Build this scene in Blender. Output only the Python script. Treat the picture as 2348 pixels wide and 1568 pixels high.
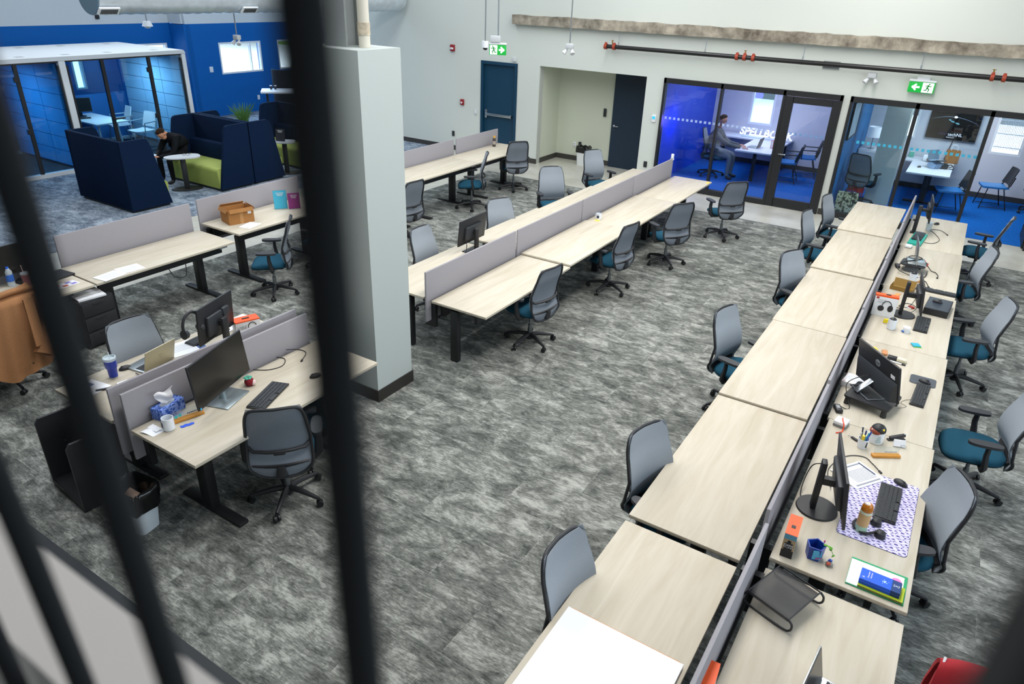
import bpy, bmesh, math, random
from mathutils import Vector, Matrix, Euler
for o in list(bpy.data.objects): bpy.data.objects.remove(o)
SC = bpy.context.scene
COL = SC.collection
PI = math.pi
R = math.radians
random.seed(7)

# ------------------------------------------------------------------ camera, light, exposure
cd = bpy.data.cameras.new('camera'); cam = bpy.data.objects.new('camera', cd); COL.objects.link(cam)
cam.location = (0, 0, 3.95)
cam.rotation_euler = (R(62.98774), R(-1.94911), R(32.58566))
cd.sensor_fit = 'HORIZONTAL'; cd.sensor_width = 36; cd.lens = 1606.304 / 2348 * 36
cd.clip_start = 0.02; cd.clip_end = 200
cd.dof.use_dof = True; cd.dof.focus_distance = 8.0; cd.dof.aperture_fstop = 4.4
SC.camera = cam
SC.view_settings.view_transform = 'Standard'; SC.view_settings.look = 'None'
SC.view_settings.gamma = 1; SC.view_settings.use_curve_mapping = False
SC.view_settings.exposure = -0.40

W = bpy.data.worlds.new('daylight'); SC.world = W; W.use_nodes = True
bgn = W.node_tree.nodes['Background']
bgn.inputs[0].default_value = (0.78, 0.88, 1.0, 1); bgn.inputs[1].default_value = 0.6

def area(name, loc, rot, sx, sy, power, color=(1, 1, 1), spread=180):
    l = bpy.data.lights.new(name, 'AREA'); l.shape = 'RECTANGLE'; l.size = sx; l.size_y = sy
    l.energy = power; l.color = color; l.spread = R(spread)
    o = bpy.data.objects.new(name, l); COL.objects.link(o); o.location = loc; o.rotation_euler = rot
    return o
def point(name, loc, power, color, rad=.1):
    l = bpy.data.lights.new(name, 'POINT'); l.energy = power; l.color = color; l.shadow_soft_size = rad
    o = bpy.data.objects.new(name, l); COL.objects.link(o); o.location = loc
    return o
# long rows of high-bay strips over the desks
area('ceiling_strip_light', (-6.2, 8.2, 6.3), (0, 0, 0), 1.2, 12, 600, (.96, .98, 1))
area('ceiling_strip_light', (-1.6, 8.2, 6.3), (0, 0, 0), 1.2, 12, 780, (1, .98, .95))
area('ceiling_strip_light', (-10.8, 8.2, 6.3), (0, 0, 0), 1.2, 12, 330, (.86, .93, 1))
# daylight from the lounge windows
area('lounge_window_light', (-19.2, 15.3, 2.2), (0, R(-90), 0), 1.6, 3.2, 170, (.35, .62, 1))
area('lounge_ceiling_light', (-16.5, 11.5, 5.0), (0, 0, 0), 4, 7, 120, (.45, .7, 1))
# tall windows on the right and behind the stair
area('side_window_light', (4.8, 5.5, 3.3), (0, R(90), 0), 2.6, 11, 430, (.76, .88, 1))
# meeting rooms and booth
area('meeting_room_light', (-4.0, 17.2, 2.45), (0, 0, 0), 1.6, 1.6, 92, (.80, .77, 1))
area('meeting_room_light', (-.2, 17.2, 2.45), (0, 0, 0), 1.6, 1.6, 105, (.84, .92, 1))
point('wall_glow_fill', (-5.45, 15.9, 1.3), 22, (.16, .12, 1), .12)  # added point lamp for a glow spot on the blue wall
area('outdoor_daylight', (-34, 15, 11), (0, 0, 0), 24, 20, 22000, (.95, .98, 1), 120)
area('outdoor_daylight', (-2, 26, 9), (0, 0, 0), 14, 8, 6000, (.95, .98, 1), 120)
area('booth_light', (-17.2, 9.9, 2.12), (0, 0, 0), .6, .6, 62, (.65, .85, 1))
area('booth_light', (-17.2, 6.9, 2.12), (0, 0, 0), .5, .5, 52, (.4, .7, 1))

# ------------------------------------------------------------------ materials
def lin(h):
    h = h.lstrip('#'); v = [int(h[i:i+2], 16) / 255 for i in (0, 2, 4)]
    return tuple(c / 12.92 if c <= .04045 else ((c + .055) / 1.055) ** 2.4 for c in v) + (1,)
MATS = {}
def mat(name, col='#808080', rough=.55, metal=0, emit=None, es=1, noise=0, nscale=30, bump=0, alpha=None, spec=.5, stretch=(1, 1, 1)):
    if name in MATS: return MATS[name]
    m = bpy.data.materials.new(name); m.use_nodes = True; nt = m.node_tree; b = nt.nodes['Principled BSDF']
    c = lin(col); b.inputs['Base Color'].default_value = c; b.inputs['Roughness'].default_value = rough
    b.inputs['Metallic'].default_value = metal; b.inputs['Specular IOR Level'].default_value = spec
    if emit: b.inputs['Emission Color'].default_value = lin(emit); b.inputs['Emission Strength'].default_value = es
    if noise or bump:
        tc = nt.nodes.new('ShaderNodeTexCoord'); mp = nt.nodes.new('ShaderNodeMapping'); n = nt.nodes.new('ShaderNodeTexNoise')
        nt.links.new(tc.outputs['Object'], mp.inputs[0]); nt.links.new(mp.outputs[0], n.inputs['Vector'])
        mp.inputs['Scale'].default_value = stretch; n.inputs['Scale'].default_value = nscale; n.inputs['Detail'].default_value = 5
        if noise:
            r = nt.nodes.new('ShaderNodeValToRGB'); nt.links.new(n.outputs[0], r.inputs[0])
            r.color_ramp.elements[0].position = .3; r.color_ramp.elements[1].position = .7
            r.color_ramp.elements[0].color = tuple(max(0, x * (1 - noise)) for x in c[:3]) + (1,)
            r.color_ramp.elements[1].color = tuple(min(1, x * (1 + noise)) for x in c[:3]) + (1,)
            nt.links.new(r.outputs[0], b.inputs['Base Color'])
        if bump:
            bp = nt.nodes.new('ShaderNodeBump'); bp.inputs['Strength'].default_value = bump; bp.inputs['Distance'].default_value = .01
            nt.links.new(n.outputs[0], bp.inputs['Height']); nt.links.new(bp.outputs[0], b.inputs['Normal'])
    if alpha is not None:
        out = nt.nodes['Material Output']; t = nt.nodes.new('ShaderNodeBsdfTransparent'); mx = nt.nodes.new('ShaderNodeMixShader')
        mx.inputs[0].default_value = alpha; nt.links.new(t.outputs[0], mx.inputs[1]); nt.links.new(b.outputs[0], mx.inputs[2])
        nt.links.new(mx.outputs[0], out.inputs[0])
    MATS[name] = m
    return m

def carpet(name, dark, midc, light, tint=1):
    m = bpy.data.materials.new(name); m.use_nodes = True; nt = m.node_tree; N = nt.nodes; L = nt.links
    b = N['Principled BSDF']; b.inputs['Roughness'].default_value = .95; b.inputs['Specular IOR Level'].default_value = .1
    g = N.new('ShaderNodeNewGeometry')
    # plank tiles, each with its own offset of the pattern
    br = N.new('ShaderNodeTexBrick'); br.inputs['Scale'].default_value = 1
    br.inputs['Brick Width'].default_value = 1.0; br.inputs['Row Height'].default_value = .5; br.inputs['Mortar Size'].default_value = .003
    br.inputs['Color1'].default_value = (0, 0, 0, 1); br.inputs['Color2'].default_value = (1, 1, 1, 1); br.inputs['Mortar'].default_value = (.5, .5, .5, 1)
    L.new(g.outputs['Position'], br.inputs['Vector'])
    sc = N.new('ShaderNodeVectorMath'); sc.operation = 'SCALE'; sc.inputs['Scale'].default_value = 9; L.new(br.outputs[0], sc.inputs[0])
    ad = N.new('ShaderNodeVectorMath'); ad.operation = 'ADD'; L.new(g.outputs['Position'], ad.inputs[0]); L.new(sc.outputs[0], ad.inputs[1])
    def noise(scale, st, det, rough, src):
        mp = N.new('ShaderNodeMapping'); mp.inputs['Scale'].default_value = st; L.new(src, mp.inputs[0])
        n = N.new('ShaderNodeTexNoise'); n.inputs['Scale'].default_value = scale; n.inputs['Detail'].default_value = det
        n.inputs['Roughness'].default_value = rough; n.inputs['Distortion'].default_value = .4; L.new(mp.outputs[0], n.inputs['Vector']); return n.outputs[0]
    a = noise(3.4, (1, 1.7, 1), 11, .76, ad.outputs[0]); c = noise(10, (1, 9, 1), 6, .7, g.outputs['Position']); d = noise(.8, (1, 1, 1), 2, .5, g.outputs['Position'])
    fine = noise(70, (.35, 2.2, 1), 3, .6, g.outputs['Position'])
    def mix(x, y, f):
        q = N.new('ShaderNodeMix'); q.inputs[0].default_value = f; L.new(x, q.inputs[2]); L.new(y, q.inputs[3]); return q.outputs[0]
    v = mix(mix(mix(a, c, .24), d, .12), fine, .17)
    # crackled worn look: fine broken dark lines through the pale patches
    mv = N.new('ShaderNodeMapping'); mv.inputs['Scale'].default_value = (8, 22, 1)
    wn = N.new('ShaderNodeTexNoise'); wn.inputs['Scale'].default_value = 9; L.new(ad.outputs[0], wn.inputs['Vector']); ws = N.new('ShaderNodeVectorMath'); ws.operation = 'MULTIPLY_ADD'; ws.inputs[1].default_value = (.09, .05, 0); L.new(wn.outputs['Color'], ws.inputs[0]); L.new(ad.outputs[0], ws.inputs[2]); L.new(ws.outputs[0], mv.inputs[0])
    vo = N.new('ShaderNodeTexVoronoi'); vo.feature = 'DISTANCE_TO_EDGE'; vo.inputs['Scale'].default_value = 1; L.new(mv.outputs[0], vo.inputs['Vector'])
    mr = N.new('ShaderNodeMapRange'); mr.inputs[1].default_value = 0; mr.inputs[2].default_value = .16; mr.inputs[3].default_value = -.017; mr.inputs[4].default_value = .006; L.new(vo.outputs['Distance'], mr.inputs[0])
    av = N.new('ShaderNodeMath'); av.operation = 'ADD'; L.new(v, av.inputs[0]); L.new(mr.outputs[0], av.inputs[1]); v = av.outputs[0]
    r = N.new('ShaderNodeValToRGB'); L.new(v, r.inputs[0]); e = r.color_ramp.elements
    e[0].position = .42; e[0].color = lin(dark); e[1].position = .585; e[1].color = lin(light)
    k = e.new(.5); k.color = lin(midc)
    L.new(r.outputs[0], b.inputs['Base Color'])
    bp = N.new('ShaderNodeBump'); bp.inputs['Strength'].default_value = .25; bp.inputs['Distance'].default_value = .004
    L.new(c, bp.inputs['Height']); L.new(bp.outputs[0], b.inputs['Normal'])
    return m
CARPET = carpet('grey_mottled_carpet', '#474a47', '#72746f', '#aaaca5')
CARPETB = carpet('grey_carpet_blue_daylight', '#4a5562', '#77828e', '#a6b0ba')  # lounge carpet: bluish window daylight is put into its greys
CARPETR = mat('blue_room_carpet', '#0f58a4', .95, noise=.25, nscale=40, spec=.1)
def woodmat():
    m = bpy.data.materials.new('pale_maple_laminate'); m.use_nodes = True; nt = m.node_tree; N = nt.nodes; L = nt.links; b = N['Principled BSDF']
    b.inputs['Roughness'].default_value = .55; b.inputs['Specular IOR Level'].default_value = .3
    g = N.new('ShaderNodeTexCoord'); mp = N.new('ShaderNodeMapping'); mp.inputs['Scale'].default_value = (7, .7, 7); L.new(g.outputs['Object'], mp.inputs[0])
    oi = N.new('ShaderNodeObjectInfo'); mul = N.new('ShaderNodeMath'); mul.operation = 'MULTIPLY'; mul.inputs[1].default_value = 30
    L.new(oi.outputs['Random'], mul.inputs[0]); L.new(mul.outputs[0], mp.inputs['Location'])
    n = N.new('ShaderNodeTexNoise'); n.inputs['Scale'].default_value = 1.6; n.inputs['Detail'].default_value = 8; n.inputs['Roughness'].default_value = .6; n.inputs['Distortion'].default_value = .8
    L.new(mp.outputs[0], n.inputs['Vector'])
    r = N.new('ShaderNodeValToRGB'); L.new(n.outputs[0], r.inputs[0]); e = r.color_ramp.elements
    e[0].position = .3; e[0].color = lin('#b8ae9a'); e[1].position = .7; e[1].color = lin('#c9c1b1')
    L.new(r.outputs[0], b.inputs['Base Color']); return m
WOOD = woodmat()
def concretemat(name, c1, c2, c3, rough, scale):
    m = bpy.data.materials.new(name); m.use_nodes = True; nt = m.node_tree; N = nt.nodes; L = nt.links; b = N['Principled BSDF']
    b.inputs['Roughness'].default_value = rough
    g = N.new('ShaderNodeNewGeometry'); n = N.new('ShaderNodeTexNoise'); n.inputs['Scale'].default_value = scale; n.inputs['Detail'].default_value = 9; n.inputs['Roughness'].default_value = .65
    L.new(g.outputs['Position'], n.inputs['Vector']); r = N.new('ShaderNodeValToRGB'); L.new(n.outputs[0], r.inputs[0]); e = r.color_ramp.elements
    e[0].position = .33; e[0].color = lin(c1); e[1].position = .68; e[1].color = lin(c3); k = e.new(.5); k.color = lin(c2)
    L.new(r.outputs[0], b.inputs['Base Color'])
    bp = N.new('ShaderNodeBump'); bp.inputs['Strength'].default_value = .15; L.new(n.outputs[0], bp.inputs['Height']); L.new(bp.outputs[0], b.inputs['Normal'])
    return m
CONC = concretemat('polished_concrete', '#a6a498', '#b7b5a9', '#c8c6bb', .28, 1.6)
BEAMM = concretemat('weathered_concrete', '#5f564a', '#8f8778', '#b5aa98', .9, 3.5)
def glassmat(name, tint, fac=.1, rough=0):
    m = bpy.data.materials.new(name); m.use_nodes = True; nt = m.node_tree; N = nt.nodes; L = nt.links
    N.remove(N['Principled BSDF']); t = N.new('ShaderNodeBsdfTransparent'); t.inputs[0].default_value = lin(tint)
    g = N.new('ShaderNodeBsdfGlossy'); g.inputs['Roughness'].default_value = rough; mx = N.new('ShaderNodeMixShader'); mx.inputs[0].default_value = fac
    L.new(t.outputs[0], mx.inputs[1]); L.new(g.outputs[0], mx.inputs[2]); L.new(mx.outputs[0], N['Material Output'].inputs[0]); return m
GLASS = glassmat('clear_glass', '#e8f2f6', .035)
ACRYL = glassmat('clear_acrylic', '#f4f8fa', .12, .05)
BOOTHG = glassmat('booth_glass', '#d6eaf4', .045)
WALLM = mat('white_wall_paint', '#d3d7d8', .7, spec=.2)
WALLG = mat('soft_green_white_paint', '#cdd1c9', .7, spec=.2)
BLUEW = mat('blue_wall_paint', '#0861ae', .6, spec=.2)
BLACK = mat('black_metal', '#1b1c1e', .45)
BLACKP = mat('black_plastic', '#222326', .5)
DARKP = mat('charcoal_plastic', '#2f3236', .5)
BASEB = mat('dark_baseboard', '#3c3a37', .5)
GREYF = mat('grey_panel_fabric', '#99969a', .9, noise=.10, nscale=220, spec=.1)
WHITE = mat('white_plastic', '#e6e8ea', .4)
PAPER = mat('white_paper', '#eceef2', .7)
SILV = mat('brushed_aluminium', '#b9bfc2', .32, 1)
CHROME = mat('chrome', '#c8ccd0', .15, 1)
TEAL = mat('teal_seat_fabric', '#214f64', .9, noise=.10, nscale=150, spec=.15)
MESHM = mat('dark_mesh', '#8a929b', .9, noise=.08, nscale=240, alpha=.58, spec=.1)
FABG = mat('grey_back_fabric', '#a3abb3', .95, noise=.06, nscale=240, alpha=.74, spec=.1)
NAVY = mat('navy_felt', '#0e1f38', .95, noise=.10, nscale=60, spec=.08)
LIME = mat('lime_upholstery', '#9da95a', .8, noise=.05, nscale=90, spec=.15)
SKIN = mat('skin', '#c08a6c', .55, spec=.3)
HAIR = mat('dark_brown_hair', '#2a1b10', .8, spec=.15)
SCREEN = mat('dark_screen', '#1c1a17', .22)
RED = mat('red_plastic', '#b5281f', .4)
ORANGE = mat('orange_card', '#f2591b', .5)
KEYM = mat('dark_keycaps', '#2c2f33', .45)

# ------------------------------------------------------------------ mesh helpers
class MB:
    def __init__(s): s.bm = bmesh.new()
    def _xf(s, vs, M):
        for v in vs: v.co = M @ v.co
    def box(s, c, d, rot=None, bev=0, seg=2):
        r = bmesh.ops.create_cube(s.bm, size=1); vs = r['verts']
        for v in vs: v.co = Vector((v.co.x * d[0], v.co.y * d[1], v.co.z * d[2]))
        if bev:
            es = list({e for v in vs for e in v.link_edges})
            q = bmesh.ops.bevel(s.bm, geom=es, offset=min(bev, min(d) * .49), segments=seg, affect='EDGES', profile=.5)
            vs = list({v for f in q['faces'] for v in f.verts} | {v for v in vs if v.is_valid})
        M = Matrix.Translation(c) @ (Euler(rot).to_matrix().to_4x4() if rot is not None else Matrix.Identity(4))
        s._xf(vs, M); return s
    def cyl(s, p0, p1, r, r2=None, n=14):
        p0 = Vector(p0); p1 = Vector(p1); d = p1 - p0
        q = bmesh.ops.create_cone(s.bm, cap_ends=True, segments=n, radius1=r, radius2=r if r2 is None else r2, depth=d.length)
        M = Matrix.Translation((p0 + p1) / 2) @ Vector((0, 0, 1)).rotation_difference(d).to_matrix().to_4x4()
        s._xf(q['verts'], M); return s
    def ball(s, c, r, sc=(1, 1, 1), rot=None, u=14, v=9):
        q = bmesh.ops.create_uvsphere(s.bm, u_segments=u, v_segments=v, radius=r)
        M = Matrix.Translation(c) @ (Euler(rot).to_matrix().to_4x4() if rot else Matrix.Identity(4)) @ Matrix.Diagonal((*sc, 1))
        s._xf(q['verts'], M); return s
    def rings(s, rr, close=True, cap=True, loop=False):
        V = [[s.bm.verts.new(p) for p in r] for r in rr]; n = len(V[0])
        m = len(V)
        for i in range(m if loop else m - 1):
            A = V[i]; B = V[(i + 1) % m]
            for j in range(n if close else n - 1):
                k = (j + 1) % n
                try: s.bm.faces.new((A[j], A[k], B[k], B[j]))
                except ValueError: pass
        if cap and close and not loop:
            for q in (V[0][::-1], V[-1]):
                try: s.bm.faces.new(q)
                except ValueError: pass
        return s
    def lathe(s, c, prof, n=22, cap=False):
        c = Vector(c); rr = []
        for r, z in prof: rr.append([c + Vector((max(r, 1e-5) * math.cos(2 * PI * k / n), max(r, 1e-5) * math.sin(2 * PI * k / n), z)) for k in range(n)])
        return s.rings(rr, cap=cap)
    def tube(s, pts, r, n=8, loop=False, flat=1):
        P = [Vector(p) for p in pts]; rr = []; up = None; m = len(P)
        for i, p in enumerate(P):
            a = P[i - 1] if (i or loop) else p; b = P[(i + 1) % m] if (i < m - 1 or loop) else p
            t = (b - a).normalized()
            if up is None: up = Vector((0, 0, 1)) if abs(t.z) < .9 else Vector((1, 0, 0))
            x = t.cross(up)
            if x.length < 1e-4: x = t.orthogonal()
            x.normalize(); y = x.cross(t); up = y
            ri = r[i] if isinstance(r, (list, tuple)) else r
            rr.append([p + x * math.cos(2 * PI * k / n) * ri + y * math.sin(2 * PI * k / n) * ri * flat for k in range(n)])
        return s.rings(rr, loop=loop)
    def prism(s, poly, z0, z1, M=None):
        a = [Vector((x, y, z0)) for x, y in poly]; b = [Vector((x, y, z1)) for x, y in poly]
        if M is not None: a = [M @ v for v in a]; b = [M @ v for v in b]
        return s.rings([a, b])
    def sheet(s, fn, nu, nv, th):
        """surface fn(u,v)->point with thickness th along its normal"""
        G = [[Vector(fn(i / nu, j / nv)) for j in range(nv + 1)] for i in range(nu + 1)]
        def nrm(i, j):
            a = G[min(i + 1, nu)][j] - G[max(i - 1, 0)][j]; b = G[i][min(j + 1, nv)] - G[i][max(j - 1, 0)]
            q = a.cross(b); return q.normalized() if q.length > 1e-9 else Vector((0, 0, 1))
        T = [[s.bm.verts.new(G[i][j] + nrm(i, j) * th / 2) for j in range(nv + 1)] for i in range(nu + 1)]
        B = [[s.bm.verts.new(G[i][j] - nrm(i, j) * th / 2) for j in range(nv + 1)] for i in range(nu + 1)]
        f = s.bm.faces.new
        for i in range(nu):
            for j in range(nv):
                f((T[i][j], T[i + 1][j], T[i + 1][j + 1], T[i][j + 1])); f((B[i][j], B[i][j + 1], B[i + 1][j + 1], B[i + 1][j]))
        for i in range(nu):
            f((T[i][0], B[i][0], B[i + 1][0], T[i + 1][0])); f((T[i][nv], T[i + 1][nv], B[i + 1][nv], B[i][nv]))
        for j in range(nv):
            f((T[0][j], T[0][j + 1], B[0][j + 1], B[0][j])); f((T[nu][j], B[nu][j], B[nu][j + 1], T[nu][j + 1]))
        return s
    def build(s, name, m, parent=None, loc=None, rotz=None, rot=None, sharp=.6):
        bm = s.bm; bmesh.ops.recalc_face_normals(bm, faces=bm.faces)
        for f in bm.faces: f.smooth = True
        for e in bm.edges: e.smooth = e.calc_face_angle(0) < sharp
        me = bpy.data.meshes.new(name); bm.to_mesh(me); bm.free()
        for q in (m if isinstance(m, (list, tuple)) else [m]): me.materials.append(q)
        o = bpy.data.objects.new(name, me); COL.objects.link(o)
        if parent: o.parent = parent
        if loc is not None: o.location = loc
        if rotz is not None: o.rotation_euler = (0, 0, rotz)
        if rot is not None: o.rotation_euler = rot
        return o
def tag(o, label, cat, group=None, kind=None):
    if label: o['label'] = label
    if cat: o['category'] = cat
    if group: o['group'] = group
    if kind: o['kind'] = kind
    return o
def thing(name, label, cat, loc=(0, 0, 0), rz=0, group=None):
    o = bpy.data.objects.new(name, None); COL.objects.link(o); o.empty_display_size = .1
    o.location = loc; o.rotation_euler = (0, 0, rz); return tag(o, label, cat, group)
def dup(root, loc, rz, label=None, group=None):
    r = root.copy(); COL.objects.link(r); r.location = loc; r.rotation_euler = (0, 0, rz)
    if label: r['label'] = label
    if group: r['group'] = group
    for ch in list(root.children):
        c = ch.copy(); COL.objects.link(c); c.parent = r
        for g in list(ch.children):
            d = g.copy(); COL.objects.link(d); d.parent = c
    return r
def struct(name, mb, m, parent=None):
    o = mb.build(name, m, parent)
    if not parent: o['kind'] = 'structure'
    return o
def part(parent, name, m, fn, label=None, **kw):
    b = MB(); fn(b); o = b.build(name, m, parent, **kw)
    if label: o['label'] = label
    return o
def letters(txt, size, m, parent, loc, rot, name='lettering', ext=.0006, align='CENTER', shear=0, bev=0):
    cu = bpy.data.curves.new(name, 'FONT'); cu.body = txt; cu.size = size; cu.extrude = ext; cu.align_x = align; cu.align_y = 'CENTER'; cu.shear = shear
    cu.resolution_u = 3
    if bev: cu.fill_mode = 'NONE'; cu.bevel_depth = bev; cu.bevel_resolution = 1; cu.extrude = 0
    t = bpy.data.objects.new('tmp', cu); COL.objects.link(t); dg = bpy.context.evaluated_depsgraph_get(); dg.update()
    me = bpy.data.meshes.new_from_object(t.evaluated_get(dg)); bpy.data.objects.remove(t)
    me.materials.clear(); me.materials.append(m)
    o = bpy.data.objects.new(name, me); COL.objects.link(o); o.parent = parent; o.location = loc; o.rotation_euler = rot
    return o
def bez(p, n=14):
    """smooth polyline through points (Catmull-Rom)"""
    P = [Vector(q) for q in p]; P = [P[0]] + P + [P[-1]]; out = []
    for i in range(1, len(P) - 2):
        a, b, c, d = P[i - 1:i + 3]
        for k in range(n):
            t = k / n; out.append(.5 * ((2 * b) + (c - a) * t + (2 * a - 5 * b + 4 * c - d) * t * t + (3 * b - a - 3 * c + d) * t ** 3))
    return out + [P[-2]]

# ------------------------------------------------------------------ the room
struct('floor', MB().box((-8, 7.85, -.05), (26, 22.7, .1)), CONC)
struct('wall_front', MB().box((-8, -2.6, 3.5), (26, .2, 7)), mat('front_wall_grey', '#9a9c9c', .8))
struct('ceiling', MB().box((-8, -.7, 5.7), (26, 3.6, .1)), mat('ceiling_grey', '#b4b6b6', .8))
struct('wall_right', MB().box((4.95, 6.3, 3.5), (.1, 17.7, 7)), WALLM)
struct('ground_outside', MB().box((-3, 26, -.1), (24, 13, .1)), mat('pale_road', '#d8dadd', .9))
struct('floor_carpet', MB().box((-2.67, 6.4, .003), (13.34, 14.72, .006)), CARPET)
struct('floor_carpet', MB().box((-16.6, 8.8, .003), (10.3, 19.6, .006)), CARPETB)
struct('floor_carpet', MB().box((-3.9, 17.2, .003), (3.7, 3.7, .006)), CARPETR)
struct('floor_carpet', MB().box((.8, 17.2, .003), (5.6, 3.7, .006)), CARPETR)
struct('trim_1', MB().box((-3, 1.53, .012), (14, .19, .012)), mat('dark_rubber_strip', '#1d2226', .6))
struct('trim_2', MB().box((-2.67, 13.76, .006), (13.34, .02, .008)), mat('grey_edge_strip', '#6a6c6c', .5))
YB = 15.17; YW = 15.27
def wallrow(name, y, th, spans, m, base=True):
    """spans: (x0,x1,z0,z1) boxes making one wall"""
    b = MB()
    for x0, x1, z0, z1 in spans: b.box(((x0 + x1) / 2, y + th / 2, (z0 + z1) / 2), (x1 - x0, th, z1 - z0))
    return struct(name, b, m)
wallrow('wall_back', YB, .2, [(-14.6, -10.52, 0, 2.28), (-9.46, -8.85, 0, 2.28), (-6.16, -5.74, 0, 2.28), (-2.15, -2.02, 0, 2.28), (1.45, 5, 0, 2.28), (-14.6, 5, 2.28, 7)], WALLG)
bb = MB()
for x0, x1 in ((-14.6, -10.54), (-9.44, -8.83), (-6.16, -5.76), (-2.14, -2.03), (1.47, 5)): bb.box(((x0 + x1) / 2, YB - .006, .06), (x1 - x0, .012, .12))
struct('baseboard_back', bb, BASEB)
# concrete beam, chipped along its upper edge
b = MB(); xs = [-9.57 + i * .14 for i in range(105)]
rr = []
for i, x in enumerate(xs):
    t = random.uniform(-.012, .010); q = random.uniform(-.006, .006)
    rr.append([(x, 15.02 + q, 3.145 + q), (x, 15.25, 3.145), (x, 15.25, 3.345 + t), (x, 15.02 + q, 3.345 + t)])
b.rings(rr); struct('trim_3', b, BEAMM)
# alcove with the second door
b = MB(); b.box((-8.93, 15.75, 1.2), (.16, 1.1, 2.4)).box((-6.10, 15.75, 1.2), (.12, 1.1, 2.4)).box((-7.5, 16.27, 1.2), (3.0, .12, 2.4)).box((-7.5, 15.78, 2.36), (3.0, 1.1, .13))
struct('wall_alcove', b, mat('sage_white_paint', '#c6cab8', .7, spec=.2))
b = MB(); b.box((-8.843, 15.78, .06), (.012, .85, .12)).box((-8.1, 16.204, .06), (1.5, .012, .12)); struct('baseboard_alcove', b, BASEB)
# meeting rooms
b = MB(); b.box((-5.80, 17.2, 1.3), (.1, 3.7, 2.6)); struct('wall_meeting_left', b, mat('royal_blue_paint', '#0c44c4', .5))
b = MB(); b.box((-2.085, 17.2, 1.3), (.11, 3.7, 2.6)); struct('wall_meeting_middle', b, WALLM)
b = MB(); b.box((-2.02, 17.2, 1.3), (.02, 3.7, 2.6)); struct('wall_meeting_blue', b, mat('sky_blue_paint', '#1579b8', .55))
b = MB(); b.box((3.6, 17.2, 1.3), (.1, 3.7, 2.6)); struct('wall_meeting_right', b, WALLM)
wallrow('wall_meeting_back', 19.0, .15, [(-5.85, -4.83, 0, 2.6), (-4.23, -1.25, 0, 2.6), (-1.0, .5, 0, 2.6), (1.1, 3.7, 0, 2.6), (-4.83, -4.23, 0, .98), (-4.83, -4.23, 2.35, 2.6), (-1.25, -1.0, 0, 1.1), (-1.25, -1.0, 2.35, 2.6), (.5, 1.1, 0, .98), (.5, 1.1, 2.35, 2.6)], mat('pale_lilac_white_paint', '#cfd0d6', .7, spec=.2))
struct('ceiling_meeting', MB().box((-1.1, 17.2, 2.66), (9.6, 3.9, .1)), WALLM)
b = MB(); b.box((-3.9, 18.99, .06), (3.7, .02, .12)).box((.8, 18.99, .06), (5.6, .02, .12)); struct('baseboard_meeting', b, BASEB)
b = MB(); b.box((-1.29, 17.05, 1.3), (.46, .5, 2.6)).box((-1.05, 16.84, 1.3), (.03, .03, 2.6)); struct('wall_pillar', b, WALLG)
def window(name, c, sx, sz, axis, muntin=False):
    o = thing(name, None, None, c); o['kind'] = 'structure'
    fr = MB(); t = .05
    d = lambda a, z, w, h: fr.box((a, 0, z) if axis == 'x' else (0, a, z), (w, .10, h) if axis == 'x' else (.10, w, h))
    d(-sx / 2 + t / 2, 0, t, sz); d(sx / 2 - t / 2, 0, t, sz); d(0, -sz / 2 + t / 2, sx - 2 * t, t); d(0, sz / 2 - t / 2, sx - 2 * t, t)
    if muntin: d(sx * .24, 0, .03, sz - 2 * t)
    fr.build('window_frame', WHITE, o)
    MB().box((0, 0, 0), (sx - 2 * t, .008, sz - 2 * t) if axis == 'x' else (.008, sx - 2 * t, sz - 2 * t)).build('pane', GLASS, o)
    return o
window('window_1', (-4.53, 19.05, 1.665), .6, 1.37, 'x'); window('window_2', (.8, 19.05, 1.665), .6, 1.37, 'x'); window('window_3', (-1.125, 19.05, 1.72), .25, 1.25, 'x')
# open blind in the right meeting-room window
bl = thing('window_blind', 'white slatted blind hanging in the right-hand meeting room window', 'blind', (.8, 18.97, 2.3))
b = MB()
for k in range(16): b.cyl((-.23 + k * .03, 0, -1.2), (-.23 + k * .03, 0, 0), .006, n=5)
b.build('cords', mat('pale_blind', '#b4c6d4', .7), bl)
part(bl, 'head_rail', WHITE, lambda b: b.box((0, 0, .02), (.54, .05, .04)))
for k in range(5): part(bl, 'slat', mat('pale_blind', '#b4c6d4', .7), lambda b: b.box((0, 0, -1.15 + k * .28), (.5, .02, .018)))
# glazed fronts
def front(name, x0, x1, mull, panes):
    o = thing(name, None, None, (0, YB, 0)); o['kind'] = 'structure'
    f = MB(); h = 2.30
    f.box(((x0 + x1) / 2, 0, h - .05), (x1 - x0, .12, .10)).box((x0 + .025, 0, h / 2), (.05, .12, h)).box((x1 - .025, 0, h / 2), (.05, .12, h))
    for a, c in mull: f.box(((a + c) / 2, 0, h / 2), (c - a, .12, h - .02))
    for a, c in panes: f.box(((a + c) / 2, 0, .055), (c - a, .12, .11))
    f.build('frame', BLACK, o)
    for a, c in panes: MB().box(((a + c) / 2, 0, 1.155), (c - a, .01, 2.09)).build('pane', GLASS, o)
    return o
g1 = front('window_4', -5.74, -2.15, [(-4.50, -4.455), (-3.25, -3.20)], [(-5.69, -4.5), (-4.455, -3.25)])
g2 = front('window_5', -2.02, 1.45, [(-.91, -.85), (.26, .32)], [(-1.97, -.91), (-.85, .26)])
b = MB()
for k in range(34): b.box((-5.62 + k * .098, -.008, 1.49 + .0), (.05, .002, .05))
b.build('dot_decal', mat('frosted_squares', '#b9cdf0', .6, alpha=.55), g1)
b = MB()
for k in range(22): b.box((-1.72 + k * .093, -.008, 1.49), (.052, .002, .052))
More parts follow.
